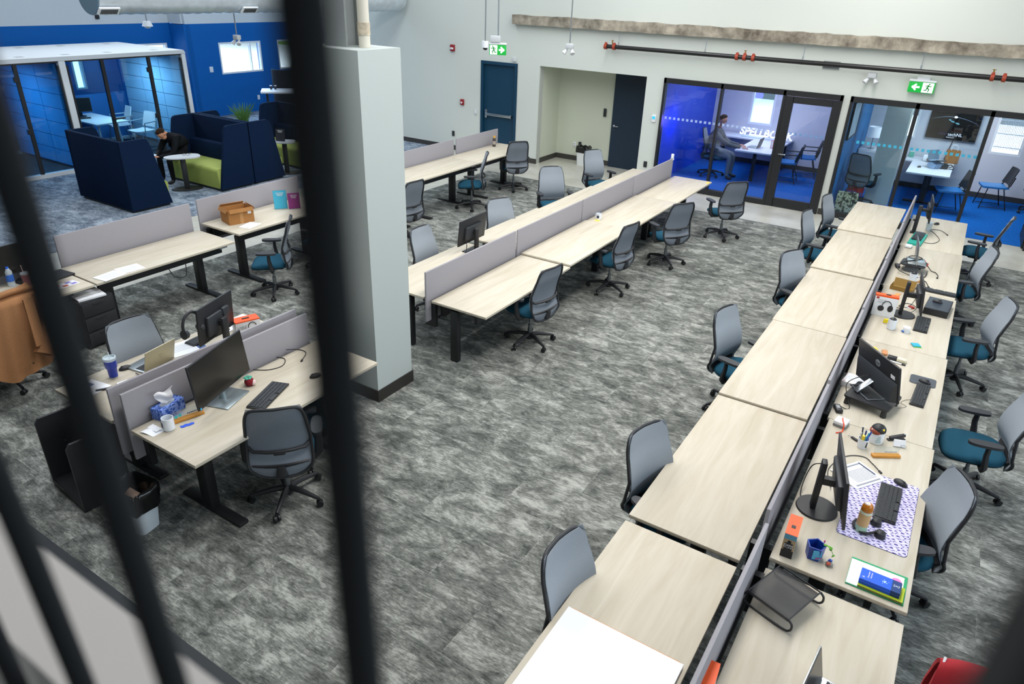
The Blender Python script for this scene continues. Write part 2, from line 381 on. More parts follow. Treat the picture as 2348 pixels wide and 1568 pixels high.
b.build('dot_decal', mat('turquoise_squares', '#3fb6d6', .6, alpha=.75), g2)
# glazed door of the left meeting room
d = thing('door_1', None, None, (-2.675, YB, 0)); d['kind'] = 'structure'
b = MB(); b.box((-.445, -.02, 1.10), (.16, .06, 2.18)).box((.43, -.02, 1.10), (.14, .06, 2.18)).box((-.01, -.02, 2.13), (.73, .06, .12)).box((-.01, -.02, .1), (.73, .06, .18)); b.build('door_frame', BLACK, d)
MB().box((-.005, -.02, 1.13), (.735, .012, 1.89)).build('pane', GLASS, d)
b = MB(); b.cyl((-.43, -.05, 1.08), (-.43, -.1, 1.08), .014).box((-.37, -.1, 1.08), (.14, .02, .022), bev=.005); b.build('handle', CHROME, d)
# open glass door leaf of the right meeting room
d = thing('door_2', None, None, (1.40, 15.23, 0)); d['kind'] = 'structure'
b = MB(); b.box((0, .06, 1.1), (.05, .10, 2.18)).box((0, 1.0, 1.1), (.05, .10, 2.18)).box((0, .53, 2.13), (.05, .84, .1)).box((0, .53, .1), (.05, .84, .18)); b.build('door_frame', BLACK, d)
MB().box((0, .53, 1.13), (.012, .84, 1.89)).build('pane', GLASS, d)
b = MB(); b.tube([(-.05, .98, .85), (-.07, .98, .9), (-.07, .98, 1.25), (-.05, .98, 1.3)], .012); b.build('handle', CHROME, d)
# exit door with panic bar, alcove door
d = thing('door_3', None, None, (-9.99, YB, 0)); d['kind'] = 'structure'
DB = mat('petrol_blue_door_paint', '#0a3850', .45)
b = MB(); b.box((-.495, .05, 1.14), (.07, .14, 2.28)).box((.495, .05, 1.14), (.07, .14, 2.28)).box((0, .05, 2.245), (.92, .14, .07)); b.build('door_frame', DB, d)
MB().box((0, .08, 1.105), (.92, .05, 2.21)).build('door_leaf', DB, d)
b = MB(); b.box((0, 0, 1.03), (.78, .05, .06), bev=.01).box((-.37, .02, 1.04), (.06, .07, .2), bev=.01).box((.36, .02, 1.03), (.05, .06, .08), bev=.01); b.build('panic_bar', SILV, d)
d = thing('door_4', None, None, (-6.82, 16.2, 0)); d['kind'] = 'structure'
DK = mat('midnight_blue_door_paint', '#14293c', .5)
MB().box((0, -.02, 1.13), (1.04, .05, 2.26)).build('door_leaf', DK, d)
b = MB(); b.cyl((-.44, -.04, .99), (-.44, -.07, .99), .03).cyl((-.44, -.07, .99), (-.44, -.1, .99), .012).box((-.38, -.1, .985), (.14, .018, .02), bev=.005); b.build('handle', CHROME, d)
# square column clad in drywall, steel and pipe above it
struct('wall_column', MB().box((-4.77, 4.87, 1.71), (.66, .54, 3.42)), mat('column_grey_paint', '#b3bbb8', .7, spec=.2))
b = MB(); b.box((-4.77, 4.87, .07), (.684, .564, .14)); struct('baseboard_column', b, mat('black_brown_baseboard', '#2a2723', .5))
b = MB(); b.box((-4.86, 4.78, 5), (.26, .02, 3.2)).box((-4.86, 5.02, 5), (.26, .02, 3.2)).box((-4.86, 4.9, 5), (.02, .24, 3.2)); struct('trim_4', b, mat('grey_painted_steel', '#8f9492', .6))
pp = thing('riser_pipe', 'white painted vertical pipe with a taped joint standing on the column top', 'pipe', (-4.62, 4.88, 3.42))
part(pp, 'pipe', mat('cream_pipe_paint', '#cfcabb', .6), lambda b: b.cyl((0, 0, 0), (0, 0, 3), .05, n=20))
part(pp, 'coupling', mat('taped_joint', '#b9ad98', .8, noise=.3, nscale=25), lambda b: b.cyl((0, 0, .1), (0, 0, .2), .055, n=20))
# lounge walls on the left
def wallcol(name, x, th, spans, m):
    b = MB()
    for y0, y1, z0, z1 in spans: b.box((x - th / 2, (y0 + y1) / 2, (z0 + z1) / 2), (th, y1 - y0, z1 - z0))
    return struct(name, b, m)
wallcol('wall_left', -19.7, .2, [(13.5, 14.52, 0, 2.63), (14.52, 16.08, 0, 1.2), (14.52, 16.08, 2.1, 2.63), (16.08, 16.75, 0, 2.63), (16.75, 18.1, 0, 1.2), (16.75, 18.1, 2.1, 2.63), (18.1, 18.7, 0, 2.63)], BLUEW)
wallcol('wall_left_recess', -20.4, .2, [(-1, 10.45, 0, 2.63), (10.45, 10.75, 0, 1.05), (10.45, 10.75, 1.8, 2.63), (10.75, 12.2, 0, 2.63), (12.2, 13.3, 0, 1.2), (12.2, 13.3, 2.1, 2.63), (13.3, 13.5, 0, 2.63)], BLUEW)
struct('wall_left_return', MB().box((-20.2, 13.55, 1.3), (1.0, .2, 2.62)), BLUEW)
struct('wall_left_bulkhead', MB().box((-20.45, 6.2, 4.6), (.1, 14.5, 3.94)).box((-19.8, 16.1, 4.6), (.2, 5.2, 3.94)).box((-20.15, 13.55, 4.6), (.7, .2, 3.94)), WALLM)
struct('wall_far', MB().box((-17.2, 18.75, 3), (5.6, .2, 6)), WALLM)
struct('wall_far_return', MB().box((-14.55, 17.0, 3), (.1, 3.4, 6)), WALLM)
window('window_6', (-19.75, 15.3, 1.65), 1.56, .9, 'y', True); window('window_7', (-19.75, 17.42, 1.65), 1.35, .9, 'y'); window('window_8', (-20.45, 10.6, 1.42), .3, .76, 'y'); window('window_9', (-20.45, 12.75, 1.65), 1.1, .9, 'y')
# outside the lounge windows
struct('ground_outside', MB().box((-42, 14, -.1), (42, 60, .1)), mat('pale_road', '#d8dadd', .9))
struct('ground_verge', MB().box((-40, 44, .5), (8, 20, 1.6), bev=.3), mat('grass_verge', '#6f9a3a', .95, noise=.3, nscale=6))

# ------------------------------------------------------------------ railing and curb in front of the camera
struct('wall_front_curb', MB().box((-1.5, .117, 3.388), (6, .051, .40)), mat('pale_gypsum_curb', '#d8d3cf', .7))
BARS = [(-.0886, -.0869), (-.1443, -.2562), (-.222, -.375), (-.345, -.44), (-.45, -.53), (-.55, -.62), (-.65, -.71)]
rl = thing('railing', 'dark blurred metal railing of thin upright bars in the foreground', 'railing', (0, .08, 3.1))
RB = mat('dark_railing_steel', '#1e2022', .85, spec=.2)
# each bar from its foot to its head: the old bars lean a little
for xb, xt in BARS: part(rl, 'baluster', RB, lambda b: b.cyl((xb, 0, 0), (xt, 0, 1.7), .0049, n=16))
part(rl, 'post', RB, lambda b: b.box((.033, 0, .85), (.026, .02, 1.74)))
part(rl, 'top_rail', RB, lambda b: b.box((-.4, 0, 1.715), (.95, .04, .03)))
part(rl, 'bottom_rail', RB, lambda b: b.box((-.4, 0, -.015), (.95, .02, .03)))

# ------------------------------------------------------------------ duct, pipe, hanging fittings
du = thing('spiral_duct', 'round galvanised spiral duct running high along the lounge', 'duct', (-13, 7.2, 3.56))
GALV = mat('galvanised_steel', '#d2dae0', .34, .45, noise=.10, nscale=6)
b = MB(); rr = []
for i in range(105):
    y = i * .075; r = .3 + (.012 if i % 3 == 0 else 0)
    rr.append([(r * math.cos(2 * PI * k / 28), y, r * math.sin(2 * PI * k / 28)) for k in range(28)])
b.rings(rr); b.build('duct_tube', GALV, du)
part(du, 'end_cap', mat('blue_grey_cap', '#7f99a8', .4, .5), lambda b: b.cyl((0, -.02, 0), (0, .03, 0), .302, n=28))
for y in (.16, 3.05):
    g = part(du, 'grille', WHITE, lambda b: b.box((.235, y, -.235), (.03, .36, .14), rot=(0, R(45), 0)))
    part(g, 'louvres', mat('grille_slots', '#55585a', .6), lambda b: [b.box((.247 , y - .14 + k * .02, -.247), (.02, .008, .10), rot=(0, R(45), 0)) for k in range(15)])
sp = thing('sprinkler_pipe', 'black sprinkler pipe with red couplings hung below the concrete beam', 'pipe', (0, 15.0, 2.83))
part(sp, 'pipe', mat('black_pipe_paint', '#171616', .35), lambda b: b.cyl((-7.1, 0, 0), (4.5, 0, 0), .042, n=16))
RC = mat('red_oxide_coupling', '#9c3a20', .5)
for x in (-7.12, -6.92, -4.25, -4.1, -3.93, .1, .27): part(sp, 'coupling', RC, lambda b: b.cyl((x - .03, 0, 0), (x + .03, 0, 0), .06, n=16).box((x, -.01, .06), (.05, .04, .05), bev=.01))
for x in (-4.1, .1, -6.97): part(sp, 'sprinkler_head', mat('brass', '#a8803c', .35, .9), lambda b: b.cyl((x, 0, .05), (x, 0, .13), .012).cyl((x, 0, .12), (x, 0, .13), .03))
for x in (-6.84, -4.92, -3.01, -1.0, 1.2): part(sp, 'hanger', mat('zinc_hanger', '#8d9294', .4, .8), lambda b: b.cyl((x, .03, .045), (x, .05, .33), .006, n=6).cyl((x, .0, -.045), (x, .03, .1), .014, n=8))
def rod_thing(name, label, cat, loc, top=6.2):
    t = thing(name, label, cat, loc)
    part(t, 'suspension_rod', mat('steel_conduit', '#8c9092', .4, .6), lambda b: b.cyl((0, 0, .06), (0, 0, top - loc[2]), .012, n=8))
    return t
def twin(t, dz=0):
    part(t, 'housing', mat('light_grey_box', '#c3c6c8', .5), lambda b: b.box((0, 0, dz), (.14, .1, .09), bev=.01))
    for s in (-1, 1): part(t, 'lamp_head', mat('lamp_head_white', '#d4d6d8', .35), lambda b: b.cyl((s * .05, 0, dz - .05), (s * .1, -.05, dz - .13), .02, .045, n=14))
t = rod_thing('emergency_light', 'hanging twin-head emergency light left of the concrete beam pipe', 'emergency light', (-6.93, 12.98, 2.93)); twin(t)
t = rod_thing('emergency_light', 'hanging twin-head emergency light in front of the lounge window', 'emergency light', (-13.37, 10.33, 2.78)); twin(t)
t = thing('emergency_light', 'white twin-head emergency light fixed to the wall left of the arrow exit sign', 'emergency light', (-1.75, 15.08, 2.70)); twin(t)
t = rod_thing('motion_sensor', 'small white sensor hanging on a cord above the booth roof', 'sensor', (-15.3, 9.6, 2.92))
part(t, 'housing', WHITE, lambda b: b.cyl((0, 0, .08), (0, 0, -.02), .07, .11, n=14)); part(t, 'lens', mat('lens', '#cdd3d8', .3), lambda b: b.ball((0, 0, -.02), .07, (1, 1, .6)))
t = rod_thing('dome_camera', 'white dome security camera hanging left of the hanging exit sign', 'camera', (-7.77, 11.32, 2.95))
part(t, 'housing', WHITE, lambda b: b.cyl((0, 0, .08), (0, 0, -.03), .06, .055, n=18)); part(t, 'dome', mat('smoked_dome', '#15171a', .1), lambda b: b.ball((0, 0, -.03), .045))
GREEN = mat('exit_green', '#0a9e36', .5, emit='#0aa53c', es=.55); EXW = mat('exit_white', '#eafff2', .5, emit='#ecfff4', es=1.5)
def runner(b, s, ox, mir=1):
    """running man pictogram in the x-z plane"""
    q = lambda x, z: (ox + mir * x * s, z * s)
    def limb(p, w=.055):
        for (x0, z0), (x1, z1) in zip(p, p[1:]):
            a = Vector((*q(x0, z0), 0)); c = Vector((*q(x1, z1), 0)); d = c - a; m_ = (a + c) / 2
            b.box((m_.x, -.024, m_.y), (d.length + w * s, .004, w * s * 1.4), rot=(0, -math.atan2(d.y, d.x), 0))
    b.cyl((*q(.1, .36)[:1], -.026, q(.1, .36)[1]), (q(.1, .36)[0], -.022, q(.1, .36)[1]), .075 * s, n=12)
    limb([(.05, .22), (-.05, -.02)], .11); limb([(.05, .2), (.22, .12), (.3, .22)]); limb([(.02, .22), (-.14, .2), (-.2, .06)])
    limb([(-.03, -.03), (.14, -.14), (.1, -.36)], .07); limb([(-.05, -.03), (-.1, -.22), (-.3, -.26)], .07)
def exit_sign(label, loc, rz, w, h, right):
    t = thing('exit_sign', label, 'exit sign', loc, rz)
    part(t, 'sign_panel', GREEN, lambda b: b.box((0, 0, 0), (w, .04, h), bev=.004))
    s = 1 if right else -1
    ax = -s * -.24 * w; mx = -s * .24 * w
    wp = part(t, 'pictogram_panel', EXW, lambda b: b.box((mx, -.021, 0), (w * .42, .004, h * .9)))
    part(t, 'running_figure', mat('exit_green_ink', '#067a2c', .5, emit='#08882f', es=.35), lambda b: runner(b, h * .95, mx, -s))
    part(t, 'arrow', EXW, lambda b: b.box((ax - s * w * .05, -.022, 0), (w * .24, .004, h * .17)).box((ax + s * w * .04, -.022, h * .10), (h * .5, .004, h * .15), rot=(0, s * R(45), 0)).box((ax + s * w * .04, -.022, -h * .10), (h * .5, .004, h * .15), rot=(0, -s * R(45), 0)))
    part(t, 'canopy', WHITE, lambda b: b.box((0, 0, h / 2 + .02), (w * 1.02, .07, .035), bev=.004)); return t
t = exit_sign('green running-man exit sign with arrow fixed to the wall above the right glass front', (-.91, 15.08, 2.57), 0, .42, .18, False)
part(t, 'wall_bracket', WHITE, lambda b: b.box((0, .04, .15), (.2, .1, .05)))
t = exit_sign('green exit sign hanging on a rod above the petrol blue exit door', (-8.37, 12.64, 2.78), R(28), .34, .19, True)
part(t, 'suspension_rod', mat('steel_conduit', '#8c9092', .4, .6), lambda b: b.cyl((0, 0, .12), (0, 0, 3.4), .014, n=8))
part(t, 'lamp_box', mat('light_grey_box', '#c3c6c8', .5), lambda b: b.box((-.05, 0, .2), (.2, .12, .12), bev=.01))
# small things on the walls
def plate(name, label, cat, loc, d, m, detail=None, face=(0, -1)):
    t = thing(name, label, cat, loc)
    part(t, 'plate', m, lambda b: b.box((0, 0, 0), d, bev=.006))
    if detail: part(t, detail[0], detail[1], detail[2])
    return t
REDD = mat('fire_red', '#8f1c22', .4)
plate('fire_alarm_strobe', 'red fire alarm strobe high on the white wall above the pull station', 'fire alarm', (-11.38, YB - .03, 2.5), (.12, .06, .15), REDD, ('strobe_lens', WHITE, lambda b: b.box((.0, -.03, -.01), (.09, .03, .045), bev=.008)))
plate('fire_pull_station', 'red fire alarm pull station on the white wall left of the exit door', 'fire alarm', (-11.08, YB - .03, 1.24), (.1, .05, .14), REDD, ('pull_handle', WHITE, lambda b: b.box((0, -.03, 0), (.06, .02, .02), bev=.004).box((0, -.03, -.02), (.02, .02, .03))))
plate('wall_outlet', 'black wall outlet low on the white wall left of the exit door', 'outlet', (-11.38, YB - .012, .42), (.075, .02, .13), BLACKP, ('sockets', DARKP, lambda b: b.box((0, -.011, .025), (.035, .006, .03)).box((0, -.011, -.025), (.035, .006, .03))))
plate('wall_outlet', 'black wall outlet low between the alcove and the glass meeting room', 'outlet', (-5.96, YB - .012, .43), (.08, .02, .13), BLACKP, ('sockets', DARKP, lambda b: b.box((0, -.011, .025), (.035, .006, .03)).box((0, -.011, -.025), (.035, .006, .03))))
plate('wall_outlet', 'black wall outlet beside a white one in the alcove', 'outlet', (-8.17, 16.19, .41), (.08, .02, .14), BLACKP)
plate('wall_outlet', 'white wall outlet beside a black one in the alcove', 'outlet', (-8.32, 16.19, .40), (.07, .02, .12), WHITE, ('sockets', DARKP, lambda b: b.box((0, -.011, .025), (.02, .006, .02)).box((0, -.011, -.025), (.02, .006, .02))))
plate('card_reader', 'black card reader on the alcove wall left of the midnight blue door', 'card reader', (-7.55, 16.18, 1.26), (.07, .03, .19), BLACKP, ('status_light', mat('reader_led', '#333344', .3), lambda b: b.box((0, -.016, .06), (.03, .004, .008))))
plate('thermostat', 'white thermostat with blue display beside the left glass front', 'thermostat', (-5.885, YB - .015, 1.44), (.09, .03, .15), WHITE, ('display', mat('blue_display', '#39b6e8', .3, emit='#39b6e8', es=.6), lambda b: b.box((0, -.016, .02), (.065, .006, .06))))
plate('light_switch', 'white wall switch between the pull station and the exit door', 'switch', (-10.67, YB - .01, 1.04), (.075, .02, .12), mat('off_white_plate', '#c9cdcc', .5), ('rocker', WHITE, lambda b: b.box((0, -.01, 0), (.03, .008, .06))))
plate('junction_box', 'white blank box on the wall at the top right of the exit door', 'box', (-9.55, YB - .02, 2.37), (.11, .04, .1), mat('off_white_plate', '#c9cdcc', .5))
plate('vent_grille', 'grey square grille on the wall behind the sprinkler pipe', 'grille', (-2.5, YB - .01, 2.81), (.30, .02, .13), mat('grey_grille', '#74787a', .5), ('slots', DARKP, lambda b: [b.box((0, -.011, -.04 + k * .02), (.26, .004, .008)) for k in range(5)]))
plate('light_switch', 'white switch on the blue lounge wall left of the window', 'switch', (-19.69, 14.15, 1.37), (.02, .12, .16), WHITE)
plate('wall_outlet', 'white outlet low on the blue lounge wall', 'outlet', (-19.69, 15.75, .42), (.02, .09, .14), WHITE)
plate('window_contact', 'dark speaker box on the white bulkhead left of the duct end', 'speaker', (-20.38, 8.0, 2.84), (.06, .1, .2), BLACKP)
plate('window_contact', 'dark speaker box on the white bulkhead under the duct', 'speaker', (-20.38, 11.4, 2.86), (.06, .1, .2), BLACKP)

# ------------------------------------------------------------------ desks
def desk(label, x0, x1, y0, y1, z, side, foot=False, group='pale wood height-adjustable desks'):
    cx, cy = (x0 + x1) / 2, (y0 + y1) / 2; w = x1 - x0; L = y1 - y0
    t = thing('desk', label, 'desk', (cx, cy, 0), 0, group)
    MB().box((0, 0, z - .014), (w, L - .005, .028), bev=.003).build('tabletop', WOOD, t)
    lx = -side * (.04 if foot else .10)
    for s in (-1, 1):
        y = s * (L / 2 - (.32 if foot else .09))
        b = MB(); b.box((lx, y, z / 2 - .03), (.10, .07, z - .09), bev=.006)
        if foot: b.box((lx, y, .32), (.12, .085, .6), bev=.006)
        b.build('leg', BLACK, t)
        part(t, 'support_arm', BLACK, lambda b: b.box((0, y, z - .045), (w * .82, .05, .035), bev=.005))
        if foot: part(t, 'foot', BLACK, lambda b: b.box((0, y, .022), (w * .94, .09, .03), bev=.008))
    part(t, 'crossbeam', BLACK, lambda b: b.box((side * (w / 2 - .20), 0, z - .10), (.04, L - .2, .14)).box((-side * (w / 2 - .06), 0, z - .14), (.05, L - .25, .16)))
    part(t, 'height_controller', mat('controller_grey', '#7c8083', .4), lambda b: b.box((side * (w / 2 - .05), side * (L / 2 - .18), z - .042), (.07, .12, .024), bev=.004))
    return t
MY = [5.70, 7.63, 9.51, 11.44, 13.32]
mn = ['nearest the white column', 'second from the white column', 'third from the white column', 'farthest from the white column']
for i in range(4):
    desk('pale wood desk on the right side of the middle row, ' + mn[i], -4.60, -3.85, MY[i], MY[i + 1], (.73, .758, .745, .73)[i], 1)
    desk('pale wood desk on the left side of the middle row, ' + mn[i], -5.50, -4.74, MY[i] + .03, MY[i + 1] + (.03 if i else -.05), (.73, .775, .75, .73)[i], -1)
BY = [7.75, 9.62, 11.45, 13.33]
for i, q in enumerate(['half hidden by the white column', 'middle one', 'with the small bottle on it']):
    desk('pale wood back-left-row desk, ' + q, -8.75, -7.95, BY[i], BY[i + 1], .80, 1, True)
desk('pale wood desk with loose papers below the lounge sofas', -8.74, -7.95, 3.78, 5.68, .73, 1, True)
desk('pale wood desk holding the cardboard carton and two sign holders', -8.75, -7.95, 5.75, 7.6, .81, 1, True)
desk('pale wood desk at the far left edge beside the camel coat', -8.74, -7.95, 1.86, 3.76, .73, 1, True)
desk('pale wood desk with silver-based monitor and tissue box', -4.80, -4.02, 2.26, 4.18, .80, 1, True)
desk('pale wood desk with silver laptop and blue tumbler', -5.90, -5.07, 2.26, 4.18, .78, -1, True)
LY = [1.72, 3.66, 5.62, 7.54, 9.54, 11.52, 13.46]
ln = ['nearest the camera', 'second from the camera', 'third from the camera', 'fourth from the camera', 'fifth from the camera', 'nearest the glass room']
dx = [0, 0, 0, -.01, -.02, -.035]
for i in range(6):
    desk('bare pale wood desk at the left of the right row, ' + ln[i] if i else 'pale wood desk under the big white board', -1.255 + dx[i], -.487 + dx[i], LY[i], LY[i + 1] - (.045 if i == 0 else .004), (.715, .73, .75, .75, .768, .785)[i], -1)
RY = [1.85, 3.79, 5.78, 7.65, 9.49, 11.45, 13.36]
rn = ['pale wood desk with the black mesh tray and open laptop', 'pale wood desk with the patterned mat and orange nameplate base', 'pale wood desk with the all-in-one computer on a black riser', 'pale wood desk with headphone box and white mugs', 'pale wood desk with the black laptop stand and tangled cables', 'pale wood desk with turquoise box and monitor arm at the far end']
rx = [.466, .466, .45, .435, .42, .405]
for i in range(6):
    desk(rn[i], rx[i] - .80, rx[i], RY[i] + (.0 if i else 0), RY[i + 1] - (.05 if i == 0 else 0), .74 - (.045 if i == 0 else 0), 1)

def divider(label, x, y0, y1, z0, z1, m=GREYF, group='grey fabric desk dividers'):
    t = thing('desk_divider', label, 'divider', (x, (y0 + y1) / 2, 0), 0, group); L = y1 - y0
    MB().box((0, 0, (z0 + z1) / 2), (.026, L - .03, z1 - z0), bev=.006).build('panel', m, t)
    for s in (-1, 1): part(t, 'bracket', BLACK, lambda b: b.box((0, s * (L / 2 - .12), (z0 + .70) / 2 - .04), (.14, .05, .70 - z0 + .08)))
    return t
for i in range(4): divider('grey divider along the middle row, ' + mn[i], -4.66, MY[i] - .04, MY[i + 1] - .05, .46, 1.07)
t = thing('divider_clip', 'small white plastic clip on the far end of the middle divider', 'clip', (-4.66, 13.22, 1.07)); part(t, 'clip', WHITE, lambda b: b.box((0, 0, .04), (.05, .03, .1), bev=.006)); part(t, 'jaw', WHITE, lambda b: b.box((0, 0, -.01), (.06, .03, .03)))
divider('grey divider of the back left row behind the far chair, bottle end', -8.80, 11.80, 13.37, .5, 1.10)
divider('grey divider of the back left row next to the white column', -8.80, 9.92, 11.74, .5, 1.10)
divider('grey divider of the back left row hidden behind the thick bar', -8.80, 7.9, 9.86, .5, 1.10)
divider('grey divider behind the desk with loose papers', -8.80, 3.82, 5.66, .5, 1.11)
divider('grey divider behind the cardboard carton', -8.80, 5.74, 7.6, .5, 1.13)
divider('grey divider behind the water bottle at the far left', -8.80, 1.86, 3.76, .5, 1.11)
divider('light grey divider behind the tissue box', -4.86, 2.26, 4.14, .49, 1.09)
divider('darker grey divider between the laptop desk and tissue box desk', -5.00, 2.24, 4.13, .49, 1.10)
for i in range(6): divider('grey divider in the right row, ' + ln[i].replace('#', ''), -.405 - .006 * i + (.012 if i == 0 else 0), RY[i] + (.02 if i else 0), RY[i + 1] - .02, .46, 1.07 - (.05 if i == 0 else 0))

# ------------------------------------------------------------------ task chairs (local: sitter faces +X)
def back_pt(u, v):
    w = (.205 + .042 * math.sin(PI / 2 * min(1, (1 - v) * 1.3))) * (1 - .30 * max(0, 1 - v / .22) ** 2.2) * (1 - .05 * max(0, (v - .9) / .1) ** 3)
    return (-.235 - .075 * v * v + .04 * math.sin(PI * min(1, v * 1.25)) - .045 * math.exp(-((v - .16) / .12) ** 2) + .035 * u * u, u * w, .40 + .675 * v)
def task_chair(name, label, group, seatm=TEAL, backm=MESHM, framem=BLACKP):
    t = thing(name, label, 'chair', (0, 0, 0), 0, group)
    b = MB(); b.cyl((0, 0, .055), (0, 0, .14), .04, .032, n=16)
    for k in range(5):
        a = 2 * PI * k / 5 + .35; c, s = math.cos(a), math.sin(a)
        b.tube([(.02 * c, .02 * s, .115), (.12 * c, .12 * s, .112), (.30 * c, .30 * s, .078)], [.028, .025, .015], n=8)
    b.build('base', BLACKP, t)
    for k in range(5):
        a = 2 * PI * k / 5 + .35; c, s = math.cos(a), math.sin(a); x, y = .305 * c, .305 * s; q = a + .7
        part(t, 'caster', BLACK, lambda b: b.cyl((x - .026 * math.sin(q), y + .026 * math.cos(q), .034), (x - .007 * math.sin(q), y + .007 * math.cos(q), .034), .028, n=14).cyl((x + .007 * math.sin(q), y - .007 * math.cos(q), .034), (x + .026 * math.sin(q), y - .026 * math.cos(q), .034), .028, n=14).cyl((x, y, .03), (x, y, .075), .012, n=8))
    part(t, 'gas_cylinder', mat('grey_gas_lift', '#83888c', .3, .8), lambda b: b.cyl((0, 0, .13), (0, 0, .40), .016, n=12).cyl((0, 0, .13), (0, 0, .25), .025, n=12))
    part(t, 'seat_mechanism', framem, lambda b: b.box((-.02, 0, .405), (.26, .16, .06), bev=.015).cyl((.05, -.1, .41), (.05, -.26, .40), .008).tube([(-.1, 0, .41), (-.2, 0, .40), (-.27, 0, .44), (-.275, 0, .52)], [.05, .05, .045, .03], n=10, flat=.45))
    def seat(b, z0, prof):
        rr = []
        for sc, z in prof:
            ring = []
            for k in range(36):
                a = 2 * PI * k / 36; c, s = math.cos(a), math.sin(a); e = .55
                x = .245 * math.copysign(abs(c) ** e, c) * sc + .02; y = .25 * math.copysign(abs(s) ** e, s) * sc * (1 - .10 * max(0, -c))
                ring.append((x, y, z0 + z - .035 * max(0, (x - .10) / .17) ** 2 - .012 * (1 - min(1, abs(y) / .2)) * sc))
            rr.append(ring)
        b.rings(rr)
    part(t, 'seat', seatm, lambda b: seat(b, .44, [(.93, 0), (1, .018), (1, .042), (.96, .058), (.8, .066), (.4, .066), (.02, .066)]), sharp=1.2)
    part(t, 'seat_pan', framem, lambda b: seat(b, .425, [(.6, 0), (.93, .01), (.97, .02)]))
    b = MB(); b.sheet(lambda u, v: back_pt(2 * u - 1, v), 10, 14, .004); b.build('backrest_mesh', backm, t, sharp=1.2)
    b = MB(); b.sheet(lambda u, v: tuple(Vector(back_pt((2 * u - 1) * .985 * (1 - .16 * max(0, (v - .86) / .14) ** 2.5), .02 + .975 * v)) + Vector((.010, 0, 0))), 10, 14, .004); b.build('backrest_fabric', FABG, t, sharp=1.2)
    def border(n=56):
        out = []
        for k in range(n):
            a = 2 * PI * k / n; c, s = math.cos(a), math.sin(a); e = .28
            u = math.copysign(abs(c) ** e, c); v = .5 + .5 * math.copysign(abs(s) ** e, s)
            p = Vector(back_pt(u, v)); p.x -= .008; out.append(p)
        return out
    fr = part(t, 'backrest_frame', framem, lambda b: b.tube(border(), .0125, n=8, loop=True).tube([back_pt(-.99, .42)] + [(back_pt(u, .37)[0] - .022 - .025 * (1 - u * u), back_pt(u, .37)[1], back_pt(u, .37)[2]) for u in (-.8, -.4, 0, .4, .8)] + [back_pt(.99, .42)], .014, n=8))
    part(fr, 'lumbar_knob', framem, lambda b: b.box((-.252, 0, .637), (.03, .09, .03), bev=.008))
    part(t, 'back_shell', framem, lambda b: b.sheet(lambda u, v: (-.262 + .05 * (2 * u - 1) ** 2 * (1 - v * .4) + .03 * (1 - v), (2 * u - 1) * (.13 + .09 * v), .43 + .10 * v), 8, 4, .014))
    for s in (-1, 1):
        a = part(t, 'armrest', framem, lambda b: b.tube([(-.03, s * .12, .415), (-.03, s * .25, .42), (-.03, s * .285, .46), (-.01, s * .29, .58), (-.01, s * .285, .672)], [.022, .024, .026, .022, .018], n=8, flat=1.4))
        part(a, 'arm_pad', DARKP, lambda b: b.prism([(.02 + .13 * math.copysign(abs(math.cos(q)) ** .7, math.cos(q)), s * .285 + .046 * math.copysign(abs(math.sin(q)) ** .7, math.sin(q))) for q in [2 * PI * k / 24 for k in range(24)]], .668, .692))
    return t
TC = task_chair('office_chair', 'x', None)
first = [True]
def place(label, x, y, deg, group='office task chairs'):
    if first[0]: first[0] = False; TC.location = (x, y, .006); TC.rotation_euler = (0, 0, R(deg)); TC['label'] = label; TC['group'] = group; return TC
    return dup(TC, (x, y, .006), R(deg), label, group)
GR = 'office task chairs'
